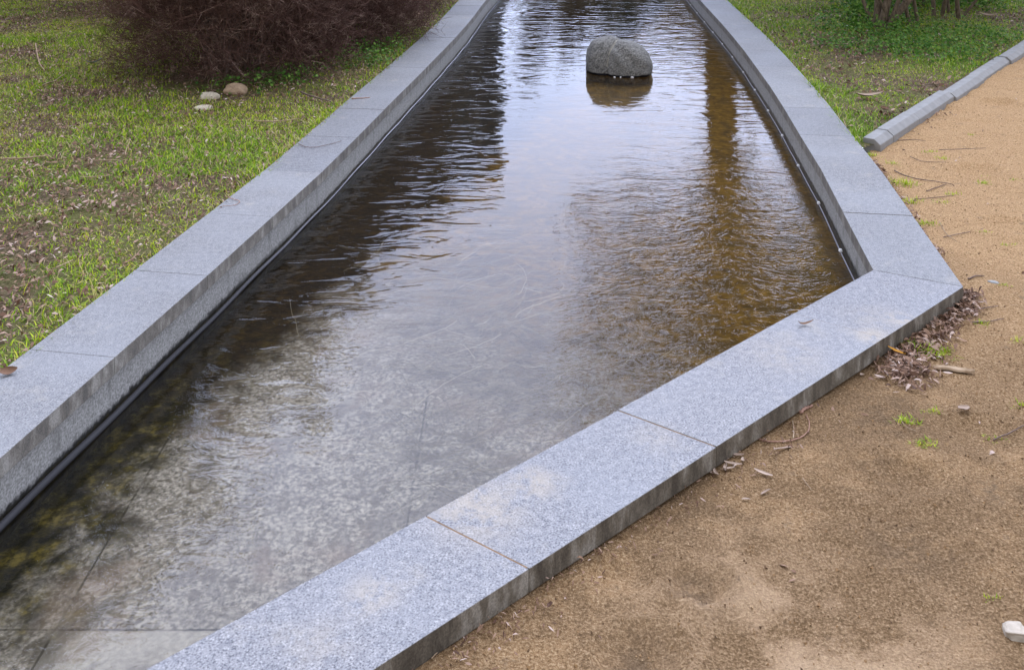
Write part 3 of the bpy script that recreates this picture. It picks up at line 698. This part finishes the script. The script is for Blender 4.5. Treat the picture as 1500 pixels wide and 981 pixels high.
# ------------------------------------------------------------------ grass, leaf litter, sprouts: stuff
hp = [tuple(p) for p in offc(ring, CW-.022)]
def scatter(n, x0, x1, y0, y1, sel):
    x = rng.uniform(x0, x1, n); y = rng.uniform(y0, y1, n); k = sel(x, y); return x[k], y[k]
def on_lawn(x, y):
    k = (x-K0[0])*kn[0]+(y-K0[1])*kn[1]; t = (x-K0[0])*kd[0]+(y-K0[1])*kd[1]
    near_kerb = (k > -.004) & (t > -.1)
    return ~inside(x, y, hp) & ~is_sand(x, y) & ~near_kerb & (np.abs(x) < .60*y+.8)
def dens(x, y):
    # lush by the coping, thin in litter patches and under the shrubs
    d = vnoise(x, y, 1.5, 20)*.55+vnoise(x, y, 4.3, 21)*.30+vnoise(x, y, 12, 22)*.25
    return np.clip((d-.30)/.30, 0, 1)
dist_o = lambda x, y: np.min([np.hypot(x-p[0], y-p[1]) for p in fine(OUT, 6)], axis=0)
bases = [(P(335, 104)[:2], 1.0), (P(455, 62)[:2], .95), (P(540, 18)[:2], 1.1), (np.array([-2.9, 10.6]), 1.2)]
def shade_bare(x, y): return np.min([np.hypot(x-b[0], y-b[1])/r for b, r in bases], axis=0)
def blades(name, x, y, zf, hgt, wid, mat, rnd, seed=3, lean=.5, clump=None):
    r = np.random.default_rng(seed); n = len(x); z = zf(x, y)-.004; a = r.uniform(0, 2*np.pi, n); l = np.abs(r.normal(0, lean, n))+.12
    dx, dy = np.cos(a), np.sin(a); B = np.stack([x, y, z], 1); h = hgt; w = wid
    s = np.stack([-dy, dx, np.zeros(n)], 1)*w[:, None]*.5
    ax = np.stack([dx*l, dy*l, np.ones(n)], 1); ax /= np.linalg.norm(ax, axis=1, keepdims=True)
    ax2 = np.stack([dx*l*2.4, dy*l*2.4, np.ones(n)*.75], 1); ax2 /= np.linalg.norm(ax2, axis=1, keepdims=True)
    m1 = B+ax*h[:, None]*.5; tip = m1+ax2*h[:, None]*.55
    V = np.stack([B-s, B+s, m1+s*.8, m1-s*.8, tip], 1).reshape(-1, 3); b = (np.arange(n)*5)[:, None]
    rr = np.repeat(rnd, 5)
    return mesh(name, V, [b+np.array([[0, 1, 2, 3]]), b+np.array([[3, 2, 4]])], mat, rnd=rr)
def lawn(x0, x1, y0, y1, n, seed, label, lush=1.):
    x, y = scatter(n, x0, x1, y0, y1, on_lawn)
    far = np.clip((y-3)/9, 0, 1); keep = rng.random(len(x)) < (1-.55*far); x, y = x[keep], y[keep]
    edge = dist_o(x, y); D = np.maximum(dens(x, y)*.95+.05, np.exp(-(edge/.10)**2)*.95)
    sb = shade_bare(x, y); D *= np.clip((sb-.35)/.5, .05, 1)
    # right of the third shrub, towards the coping, mostly litter
    D *= np.where((x < 0) & (y > 6.6) & (x > -2.6+.08*(y-6)), .30, 1.)
    keep = rng.random(len(x)) < D; x, y = x[keep], y[keep]; D = D[keep]; edge = edge[keep]
    n = len(x); lushn = vnoise(x, y, 2.2, 30)
    h = rng.uniform(.012, .046, n)*(.55+.9*lushn)*(1+.8*np.exp(-(edge/.06)**2)); w = rng.uniform(.0026, .0055, n)*(1+.8*np.clip((y-4)/8, 0, 1))
    base = np.clip(rng.normal(.36, .20, n)+(.5-lushn)*.35-.12*(lush-1)*2, 0, .86); dead = rng.random(n) < (.34-.22*lushn)/lush; base = np.where(dead, rng.uniform(.86, 1, n), base)
    return tag(blades('grass', x, y, lawn_z, h, w, M['grass'], base, seed, 1.25), label, 'grass', kind='stuff')
lawn(-8.2, .2, 2.2, 14.5, 1150000, 40, 'patchy green grass of the large lawn left of the pool')
lawn(1.2, 8.5, 5.2, 14.5, 620000, 41, 'short bright grass of the small lawn right of the pool', 1.5)
def litter(name, x, y, zf, size, mat, label, seed, rnd=None, asp=.4, lift=.01, kind='stuff', cat='leaf litter', tilt=.45):
    r = np.random.default_rng(seed); n = len(x); a = r.uniform(0, 2*np.pi, n); L = size*r.uniform(.5, 1.4, n); w = L*asp*r.uniform(.5, 1.2, n)*.5
    t = r.normal(0, tilt, n); u = np.stack([np.cos(a)*np.cos(t), np.sin(a)*np.cos(t), np.sin(t)], 1); s = np.stack([-np.sin(a), np.cos(a), r.normal(0, .35, n)], 1)
    C = np.stack([x, y, zf(x, y)+lift*r.uniform(.3, 1.5, n)], 1); k = np.array([[0, 0, 1.]])
    c_ = (r.uniform(-.1, .35, n)*L)[:, None]*k
    V = np.stack([C-u*L[:, None]*.5, C-u*L[:, None]*.15+s*w[:, None]+c_, C+u*L[:, None]*.2+s*w[:, None]*.8+c_, C+u*L[:, None]*.5, C+u*L[:, None]*.2-s*w[:, None]*.8+c_*.6, C-u*L[:, None]*.15-s*w[:, None]+c_*.6, ], 1).reshape(-1, 3)
    b = (np.arange(n)*6)[:, None]
    return tag(mesh(name, V, [b+np.array([[0, 1, 5]]), b+np.array([[1, 2, 4, 5]]), b+np.array([[2, 3, 4]])], mat, rnd=np.repeat(r.random(n) if rnd is None else rnd, 6)), label, cat, kind=kind)
x, y = scatter(300000, -8, .2, 2.2, 14, on_lawn); k = rng.random(len(x)) < np.clip(1.0-dens(x, y)*.75, .15, 1)*np.where(shade_bare(x, y) < 1.3, 1, .75); x, y = x[k], y[k]
litter('leaf_litter', x, y, lawn_z, .024, M['litter'], 'small dead leaves strewn over the large left lawn', 50, lift=.016)
x, y = scatter(60000, 1.2, 8.5, 5.0, 14, on_lawn); k = rng.random(len(x)) < np.clip(1.0-dens(x, y)*.95, .05, 1)*.7; x, y = x[k], y[k]
litter('leaf_litter', x, y, lawn_z, .034, M['litter'], 'small dead leaves strewn over the small right lawn', 51, lift=.016)
# sprouting low leaves under the right shrubs and by the left ones
pts = []
for (px, py, s, n) in ((1290, 72, .30, 200), (1340, 70, .3, 220), (1390, 58, .3, 200), (1240, 50, .3, 160), (1415, 85, .4, 420), (1310, 40, .4, 300), (1460, 60, .4, 260), (1225, 68, .12, 60)):
    c = P(px, py, -.03); q = np.c_[rng.normal(c[0], s, n), rng.normal(c[1], s*.8, n), rng.uniform(.0, .05, n)]; pts.append(q)
pts = np.concatenate(pts); pts = pts[on_lawn(pts[:, 0], pts[:, 1])]
tag(leaves('ground_cover', pts, .028, M['sprout'], None, 3, .03, 60, .6, .7), 'low broad leaved green plants under the shrubs of the right lawn', 'ground cover', kind='stuff')
q = []
for (px, py, s, n, hh) in ((1275, 10, .25, 500, .35), (1320, 8, .3, 500, .35), (1365, 0, .3, 500, .35), (1410, -4, .3, 400, .3), (1255, 30, .12, 160, .22), (1310, 30, .10, 90, .12), (1425, 12, .2, 200, .2), (1240, 42, .10, 60, .16), (1300, 48, .14, 70, .10)):
    c = P(px, py, -.03); q.append(np.c_[rng.normal(c[0], s, n), rng.normal(c[1], s*.8, n), rng.uniform(.0, 1, n)**1.4*hh])
q = np.concatenate(q); tag(leaves('undergrowth', q, .045, M['sprout'], None, 3, .035, 62, .35, .5), 'leafy green undergrowth crowding round the stems at the upper right', 'undergrowth', kind='stuff')
pts = []
for (px, py, s, n) in ((395, 128, .16, 90), (435, 118, .10, 50), (520, 85, .14, 60), (560, 80, .14, 90), (545, 100, .08, 50), (490, 100, .1, 40), (330, 130, .12, 30)):
    c = P(px, py, -.03); q = np.c_[rng.normal(c[0], s, n), rng.normal(c[1], s, n), rng.uniform(.0, .06, n)]; pts.append(q)
pts = np.concatenate(pts); pts = pts[on_lawn(pts[:, 0], pts[:, 1])]
tag(leaves('ground_cover', pts, .028, M['sprout'], None, 3, .03, 61, .6, .7), 'low green sprouts between the left shrubs and the coping', 'ground cover', kind='stuff')
# loose grit on the sand
def on_sand(x, y): return is_sand(x, y) & ~inside(x, y, [tuple(p) for p in offc(ring, CW+.004)]) & (np.abs(x) < .6*y+.3) & ~((((x-K0[0])*kn[0]+(y-K0[1])*kn[1]) < KW+.01) & (((x-K0[0])*kd[0]+(y-K0[1])*kd[1]) > -.2))
x, y = scatter(110000, -1., 5.2, 1.2, 9, on_sand); k = rng.random(len(x)) < np.clip(1.7-y*.22, .15, 1); x, y = x[k], y[k]; n = len(x)
T = np.array([(1, 1, 1), (-1, -1, 1), (-1, 1, -1), (1, -1, -1)])*.6; sz = np.abs(rng.normal(0, .0014, n))+.0014
rot = rng.uniform(0, 6.28, n); V = T[None]*sz[:, None, None]*rng.uniform(.6, 1.3, (n, 1, 3)); X = V[..., 0]*np.cos(rot)[:, None]-V[..., 1]*np.sin(rot)[:, None]; Y = V[..., 0]*np.sin(rot)[:, None]+V[..., 1]*np.cos(rot)[:, None]
V = np.stack([X+x[:, None], Y+y[:, None], V[..., 2]+(sand_z(x, y)+sz*.3)[:, None]], 2).reshape(-1, 3)
b = (np.arange(n)*4)[:, None]
tag(mesh('gravel', V, [np.concatenate([b+np.array([f]) for f in ((0, 1, 2), (0, 3, 1), (0, 2, 3), (1, 3, 2))])], M['gravel'], rnd=np.repeat(rng.random(n), 4)), 'fine loose grit scattered over the sand', 'gravel', kind='stuff')
# leaf piles along the coping on the sand side
def pile(line, n, spread, size, label, seed, mat='litter'):
    t = rng.random(n)*(len(line)-1); i = t.astype(int); i = np.minimum(i, len(line)-2); f = t-i
    L = np.array([P(*p, SZ)[:2] for p in line]); q = L[i]*(1-f[:, None])+L[i+1]*f[:, None]; s = np.array(spread)[i]*(1-f)+np.array(spread)[i+1]*f
    q = q+rng.normal(0, 1, (n, 2))*s[:, None]; k = on_sand(q[:, 0], q[:, 1]); q = q[k]
    return litter('leaf_pile', q[:, 0], q[:, 1], sand_z, size, M[mat], label, seed, asp=.24, lift=.012, tilt=.35)
pile([(1422, 432), (1405, 460), (1350, 500), (1312, 520), (1330, 560)], 1900, [.020, .028, .050, .058, .035], .030, 'heap of dead leaves against the front coping below its right corner', 70)
pile([(1283, 240), (1312, 285), (1350, 345), (1385, 395)], 420, [.012, .02, .018, .015], .026, 'thin line of dead leaves and debris along the right coping south of the kerb', 71)
pile([(1340, 198), (1375, 172), (1388, 168)], 40, [.02, .03, .03], .026, 'few dead leaves on the sand at the foot of the kerb', 72)
pile([(640, 985), (760, 905), (900, 800), (1060, 700), (1200, 620)], 420, [.035]*5, .015, 'crumbs of leaf along the foot of the front coping', 73)

x, y = scatter(900, -1, 5.2, 1.2, 9.5, on_sand); litter('leaf_litter', x, y, sand_z, .018, M['litter'], 'tiny bits of dead leaf scattered over the sand', 52, lift=.003, tilt=.2)
# ------------------------------------------------------------------ strands of weed lying on the pool floor
def strands(n, sel_px, spread, label, seed, mat='fibre', r=.0006, L=(.05, .35)):
    rs = np.random.default_rng(seed); out = []; rn = []
    for i in range(n):
        px, py = sel_px[rs.integers(len(sel_px))]; px += rs.normal(0, spread[0]); py += rs.normal(0, spread[1])
        p = P(px, py, FZ)[:2]
        if not inside(np.array([p[0]]), np.array([p[1]]), [tuple(q) for q in ring])[0]: continue
        a = rs.normal(.5, .7); c = rs.normal(0, .35); l = rs.uniform(*L)**1; m_ = 9; rr = rs.random()*.6+(rs.random() < .06)*.4
        z = FZ+.004+rs.random()*.03
        for k in range(m_):
            q = p+np.array([math.cos(a), math.sin(a)])*l/m_; a += c/m_*2+rs.normal(0, .12); out.append((*p, z, *q, z+rs.normal(0, .002), r, r)); rn.append(rr); p = q
    return tag(segs_mesh('water_weed', out, M[mat], None, 3, np.array(rn)), label, 'water weed', kind='stuff')
strands(1100, [(580, 480), (640, 420), (700, 560), (620, 600), (760, 500), (800, 600), (860, 480), (700, 400), (640, 680), (900, 560), (660, 520)], (60, 45), 'thin pale strands of weed lying on the pool floor', 80, r=.0007)

# ------------------------------------------------------------------ single leaves, twigs, tufts
def z_at(px, py, where):
    if where == 'coping': return P(px, py, .0035)
    f = sand_z if where == 'sand' else lawn_z
    q = P(px, py, SZ if where == 'sand' else -.03); q[2] = float(f(np.array([q[0]]), np.array([q[1]]))[0])+(.004 if where == 'sand' else .02); return q
def leaf(name, px, py, L, w, ang, mat, label, where='sand', curl=.3, group=None, cat='leaf', seed=0, bend=0., rnd=.5):
    r = np.random.default_rng(seed); n = 9; V = []; c = z_at(px, py, where)
    for i in range(n):
        t = i/(n-1); ww = w*.5*math.sin(math.pi*min(1, t*.92+.05))**.8+.0006; xx = (t-.5)*L; yy = bend*L*(4*t*(1-t)); zc = curl*L*((t-.5)**2)*1.6+.001*r.random()
        V += [(xx, yy-ww, zc+ww*.5), (xx, yy, zc), (xx, yy+ww, zc+ww*.45)]
    V = np.array(V); V2 = V.copy(); V2[:, 2] += .0008; F = []; m_ = n*3
    for i in range(n-1):
        for k in (0, 1): a = i*3+k; F.append([a, a+3, a+4, a+1]); F.append([m_+a, m_+a+1, m_+a+4, m_+a+3])
    bd = [3*i for i in range(n)]+[3*i+2 for i in range(n-1, -1, -1)]
    for i in range(len(bd)): a, b = bd[i], bd[(i+1) % len(bd)]; F.append([a, b, m_+b, m_+a])
    o = mesh(name, np.r_[V, V2], [np.array(F)], M[mat], rnd=np.full(2*m_, rnd), smooth=True)
    o.location = tuple(c); o.rotation_euler = (r.normal(0, .12), r.normal(0, .12), ang)
    return tag(o, label, cat, group)
leaf('curled_leaf', 1180, 478, .055, .011, .15, 'litter', 'thin curled brown leaf lying on the front coping near its right corner', 'coping', .9, None, 'leaf', 1, .25, .6)
leaf('orange_leaf', 1313, 524, .058, .015, -.7, 'orange_leaf', 'bright orange leaf on the heap of dead leaves', 'sand', .3, None, 'leaf', 2, .06).location.z += .02
leaf('brown_leaf', 12, 547, .05, .03, .5, 'litter', 'crumpled brown leaf at the grass edge of the left coping', 'coping', .7, None, 'leaf', 3, .1, .45)
leaf('dry_leaf', 1272, 149, .20, .055, .2, 'pale_leaf', 'long pale dry leaf on the small lawn above the kerb end', 'lawn', .4, None, 'leaf', 4, .12, .6)
leaf('red_leaf', 1295, 168, .065, .06, .9, 'litter', 'small reddish brown leaf in the grass beside the kerb', 'lawn', .5, None, 'leaf', 5, 0, .35)
leaf('dry_leaf', 1448, 27, .17, .05, -.3, 'pale_leaf', 'pale curled leaf on the small lawn right of the shrub stems', 'lawn', .5, None, 'leaf', 6, .1, .3)
leaf('pale_leaf', 1412, 604, .04, .028, .4, 'pale_leaf', 'pinkish pale leaf lying flat on the brown sand below the leaf heap', 'sand', .4, None, 'leaf', 7, 0, .4)
leaf('pink_leaf', 1118, 697, .050, .009, -.45, 'pale_leaf', 'longest pinkish white leaf at the right end of the small leaf cluster', 'sand', .3, None, 'leaf', 8, .05, 1)
leaf('tan_leaf', 1122, 722, .03, .007, .35, 'pale_leaf', 'small greenish tan leaf on sand below the small leaf cluster', 'sand', .2, None, 'leaf', 9, .1, .2)
leaf('yellow_leaf', 1093, 733, .022, .006, -.2, 'pale_leaf', 'tiny curved leaf on sand left of the small greenish tan leaf', 'sand', .3, None, 'leaf', 10, .3, .6)
leaf('straw_leaf', 1150, 659, .085, .007, .5, 'pale_leaf', 'straight straw coloured blade lying on sand under the looped stem', 'sand', .05, None, 'leaf', 11, .03, .6)
for k, (px, py, L, a) in enumerate(((1058, 677, .034, .05), (1080, 671, .030, .0), (1042, 692, .026, 1.8), (1049, 694, .032, 1.7), (1037, 688, .024, 1.95), (1063, 688, .030, 1.25), (1074, 684, .042, -.25), (1069, 690, .030, .1), (1089, 678, .020, 1.4))):
    leaf('narrow_leaf', px, py, L*1.15, .0085, a, 'pale_leaf', 'narrow dead leaf of the small cluster at the front coping, ' + ('leftmost flat one', 'topmost at the wall', 'upright, third from left', 'widest upright one', 'leftmost upright one', 'steep one mid cluster', 'longest, right side', 'flat, under the longest', 'tiny, upper right')[k], 'sand', .35, 'small cluster of narrow dead leaves', 'leaf', 20+k, .08, .3+.07*k)
leaf('bark_chip', 1263, 548, .016, .012, .6, 'pale_leaf', 'small straw coloured chip on sand at the left foot of the leaf heap', 'sand', .1, None, 'bark chip', 40, 0, .8)
leaf('plastic_scrap', 138, 95, .12, .03, .5, 'blue', 'crumpled pale blue plastic scrap in the large lawn', 'lawn', .6, None, 'litter', 41, .2)
leaf('paper_scrap', 1236, 44, .09, .05, .2, 'white', 'small white scrap in the grass left of the thick trunked shrub', 'lawn', .5, None, 'litter', 42, 0)
# piece of bark
n = 12; V = []; F = []
for i in range(n):
    t = i/(n-1); w = .011*math.sin(math.pi*min(1, t*.93+.05))**.5*(1+.3*vnoise(t, 0, 9, 3)); 
    for (yy, zz_) in ((-w, .0), (-w*.8, .006), (0, .0105), (w*.8, .005), (w, 0)): V.append((( t-.5)*.125, yy+.006*math.sin(t*5), zz_+.002*vnoise(t, yy*90, 12, 4)))
for i in range(n-1):
    for k in range(5): a = i*5+k; b = i*5+(k+1) % 5; F.append([a, b, b+5, a+5])
o = mesh('bark_piece', V, [np.array(F), np.array([[0, 1, 2, 3, 4][::-1]]), np.array([[5*n-5+k for k in range(5)]])], M['driftwood']); o.location = tuple(z_at(1397, 543, 'sand')); o.rotation_euler = (0, 0, -.16)
tag(o, 'flat pointed piece of tan bark on the sand right of the leaf heap', 'bark')

def twig(pts, r, mat, label, where='sand', name='twig', group=None, cat='twig', lift=.0):
    q = np.array([z_at(px, py, where) for px, py in pts]); q[:, 2] += lift
    # smooth the line with a few extra knots
    t = np.linspace(0, len(q)-1, (len(q)-1)*5+1); k = np.arange(len(q)); Q = np.stack([np.interp(t, k, q[:, j]) for j in range(3)], 1)
    for _ in range(3): Q[1:-1] = (Q[:-2]+2*Q[1:-1]+Q[2:])/4
    Q[:, 2] += rng.normal(0, r*.25, len(Q)); c = Q[0].copy()
    o = tube(name, Q-c, np.linspace(r, r*.55, len(Q)), M[mat], None, 6); o.location = tuple(c)
    return tag(o, label, cat, group)
twig([(1110, 643), (1125, 648), (1150, 648), (1172, 643), (1185, 633), (1186, 620), (1180, 609)], .0022, 'pink_stem', 'long pinkish brown stem bent in a loop against the foot of the front coping', name='looped_stem', cat='stem')
twig([(1162, 643), (1163, 630), (1161, 617)], .0022, 'driftwood', 'short straight dry stem crossing the looped stem', name='dry_straw', cat='straw')
twig([(1172, 607), (1180, 601), (1190, 596)], .0055, 'pink_stem', 'stubby reddish stem against the foot of the front coping', name='reddish_twig', cat='twig')
for k, (L, r, mt, w, lb) in enumerate([
    ([(1310, 250), (1335, 261), (1370, 266), (1395, 271)], .004, 'stem', 'sand', 'long thin dark twig on bright sand pointing to the forked twig'),
    ([(1357, 281), (1378, 273), (1386, 270)], .003, 'stem', 'sand', 'short grey twig meeting the end of the long thin one'),
    ([(1340, 292), (1370, 291), (1400, 286)], .0028, 'stem', 'sand', 'thin twig between two small tufts on bright sand'),
    ([(1376, 222), (1410, 221), (1444, 218)], .003, 'stem', 'sand', 'straight dark twig on sand beyond the tufts'),
    ([(1315, 206), (1340, 205), (1356, 208)], .003, 'stem', 'sand', 'dark twig lying beside the end of the kerb'),
    ([(1333, 230), (1352, 238), (1385, 240)], .0025, 'stem', 'sand', 'faint curved twig behind the long thin twig'),
    ([(1376, 325), (1386, 343), (1402, 355)], .0028, 'driftwood', 'sand', 'pale twig on sand beside the right coping'),
    ([(1382, 347), (1410, 341), (1440, 334)], .0025, 'stem', 'sand', 'long faint twig across the sand beside the right coping'),
    ([(1420, 455), (1445, 452), (1462, 449)], .003, 'stem', 'sand', 'dark twig on sand right of the coping corner'),
    ([(1424, 475), (1448, 472), (1470, 466)], .003, 'stem', 'sand', 'dark thin twig on sand right of the upper leaf heap'),
    ([(1418, 412), (1432, 406), (1442, 407)], .004, 'stem', 'sand', 'knobbly dark twig just right of the coping corner'),
    ([(1176, 706), (1184, 715), (1190, 721)], .0018, 'driftwood', 'sand', 'short thin dry twig on brown sand below the straw blade'),
    ([(1318, 615), (1325, 628), (1342, 636)], .0018, 'driftwood', 'sand', 'yellowish bent twig beside a small tuft on brown sand'),
    ([(1455, 640), (1480, 632), (1500, 625)], .003, 'stem', 'sand', 'dark twig at the right edge of the brown sand'),
    ([(632, 972), (640, 962), (655, 950)], .002, 'driftwood', 'sand', 'short straw coloured twig at the foot of the front coping, bottom of the picture'),
    ([(515, 145), (532, 144), (542, 143)], .004, 'pink_stem', 'coping', 'short reddish twig on the left coping beside the shrubs'),
    ([(437, 211), (450, 217), (470, 215), (500, 207)], .0022, 'stem', 'coping', 'long thin forked twig across the left coping'),
    ([(330, 288), (342, 292), (353, 295), (345, 301), (326, 302)], .0018, 'pink_stem', 'coping', 'fine hooked reddish twig on the middle of the left coping'),
    ([(52, 70), (55, 85), (58, 98), (66, 108)], .006, 'driftwood', 'lawn', 'pale bent twig standing out in the upper left grass'),
    ([(62, 130), (82, 122), (98, 109)], .005, 'driftwood', 'lawn', 'pale twig slanting in the grass left of the shrub'),
    ([(2, 240), (35, 239), (72, 237)], .005, 'driftwood', 'lawn', 'straight dry stick in the grass at the left edge'),
    ([(118, 270), (165, 268)], .003, 'driftwood', 'lawn', 'thin dry stick in the middle of the left lawn'),
    ([(140, 245), (200, 244), (215, 248)], .003, 'driftwood', 'lawn', 'long thin straw in the left lawn under the patch of litter'),
    ([(372, 185), (405, 186), (438, 180)], .004, 'driftwood', 'lawn', 'pale straight stick in the grass near the left coping'),
    ([(183, 234), (186, 222), (190, 215)], .003, 'driftwood', 'lawn', 'short upright straw in the left lawn'),
    ([(440, 140), (462, 148), (485, 154)], .007, 'stem', 'lawn', 'reddish brown stick in litter between the shrubs and the left coping'),
    ([(182, 395), (195, 387), (206, 374)], .0025, 'pink_stem', 'lawn', 'thin reddish straw at the grass edge of the left coping'),
    ([(82, 402), (95, 397), (107, 390)], .003, 'driftwood', 'lawn', 'bent tan straw in the near left grass')]):
    twig(L, r*(.72 if w == 'sand' else 1), mt, lb, w, lift=.004 if w == 'lawn' else .001)
def tuft(px, py, n, s, h, label, dead=.1, seed=0, colr=(.3, .7)):
    r = np.random.default_rng(seed); c = z_at(px, py, 'sand'); x = r.normal(0, s, n); y = r.normal(0, s*.7, n)
    o = blades('grass_tuft', x, y, lambda a, b: np.zeros_like(a), r.uniform(.4, 1.1, n)*h, np.full(n, .003), M['grass'], r.uniform(*colr, n), seed, .9)
    o.location = tuple(c-np.array([0, 0, .006])); return tag(o, label, 'grass tuft', 'small grass tufts growing in the sand')
for k, (px, py, n, s, h, lb) in enumerate([
    (1276, 228, 50, .018, .04, 'green tuft under the end of the kerb against the coping'),
    (1308, 241, 40, .02, .035, 'small tuft in the debris line just south of the kerb end'),
    (1322, 268, 110, .03, .045, 'brightest tuft beside the right coping, among debris'),
    (1332, 296, 90, .032, .04, 'wide low tuft hugging the right coping'),
    (1352, 328, 90, .028, .03, 'darker tuft hugging the right coping nearest its corner'),
    (1364, 224, 80, .022, .02, 'flat olive tuft on bright sand beyond the twigs'),
    (1379, 233, 60, .022, .028, 'round little tuft on bright sand, second beyond the twigs'),
    (1394, 284, 50, .016, .028, 'bright dot of grass at the end of a thin twig'),
    (1379, 297, 40, .016, .022, 'pale yellowish dot of grass below the bright one'),
    (1440, 268, 80, .02, .03, 'pale feathery tuft in the middle of the bright sand'),
    (1444, 257, 24, .011, .02, 'faint sparse tuft just behind the pale feathery one'),
    (1490, 265, 60, .022, .018, 'dark flat tuft at the right edge of the bright sand'),
    (1421, 198, 50, .016, .022, 'small tuft on bright sand halfway along the visible kerb'),
    (1442, 340, 24, .010, .018, 'sparse pale blades near the long faint twig'),
    (1478, 358, 40, .02, .02, 'low tuft near the right edge above the grey pebble'),
    (1470, 419, 40, .018, .02, 'small tuft just right of the grey pebble'),
    (1437, 474, 50, .015, .024, 'small tuft at a twig right of the leaf heap'),
    (1360, 517, 150, .028, .045, 'green tuft growing in the middle of the leaf heap'),
    (1383, 513, 60, .014, .035, 'small dark tuft at the right side of the leaf heap'),
    (1328, 506, 40, .02, .05, 'sparse long blades in the upper leaf heap'),
    (1328, 618, 60, .018, .028, 'small tuft with a yellowish twig on brown sand'),
    (1336, 622, 30, .012, .024, 'tiny tuft touching the right side of another on brown sand'),
    (1356, 652, 80, .016, .024, 'bright little tuft on brown sand, lowest of three'),
    (1366, 606, 40, .016, .022, 'low bright tuft left of the pinkish pale leaf'),
    (1458, 637, 40, .018, .02, 'faint tuft at the dark twig near the right edge'),
    (1497, 592, 40, .02, .025, 'tuft cut by the right edge of the picture'),
    (1497, 500, 40, .015, .025, 'tuft at the right edge level with the leaf heap'),
    (1455, 876, 40, .010, .016, 'tiny tuft above the broken white stone'),
    (1060, 640, 30, .012, .016, 'thin dry blades at the foot of the front coping')]):
    tuft(px, py, n, s, h, lb, seed=100+k, colr=(.2, .75) if k != 28 else (.85, 1))
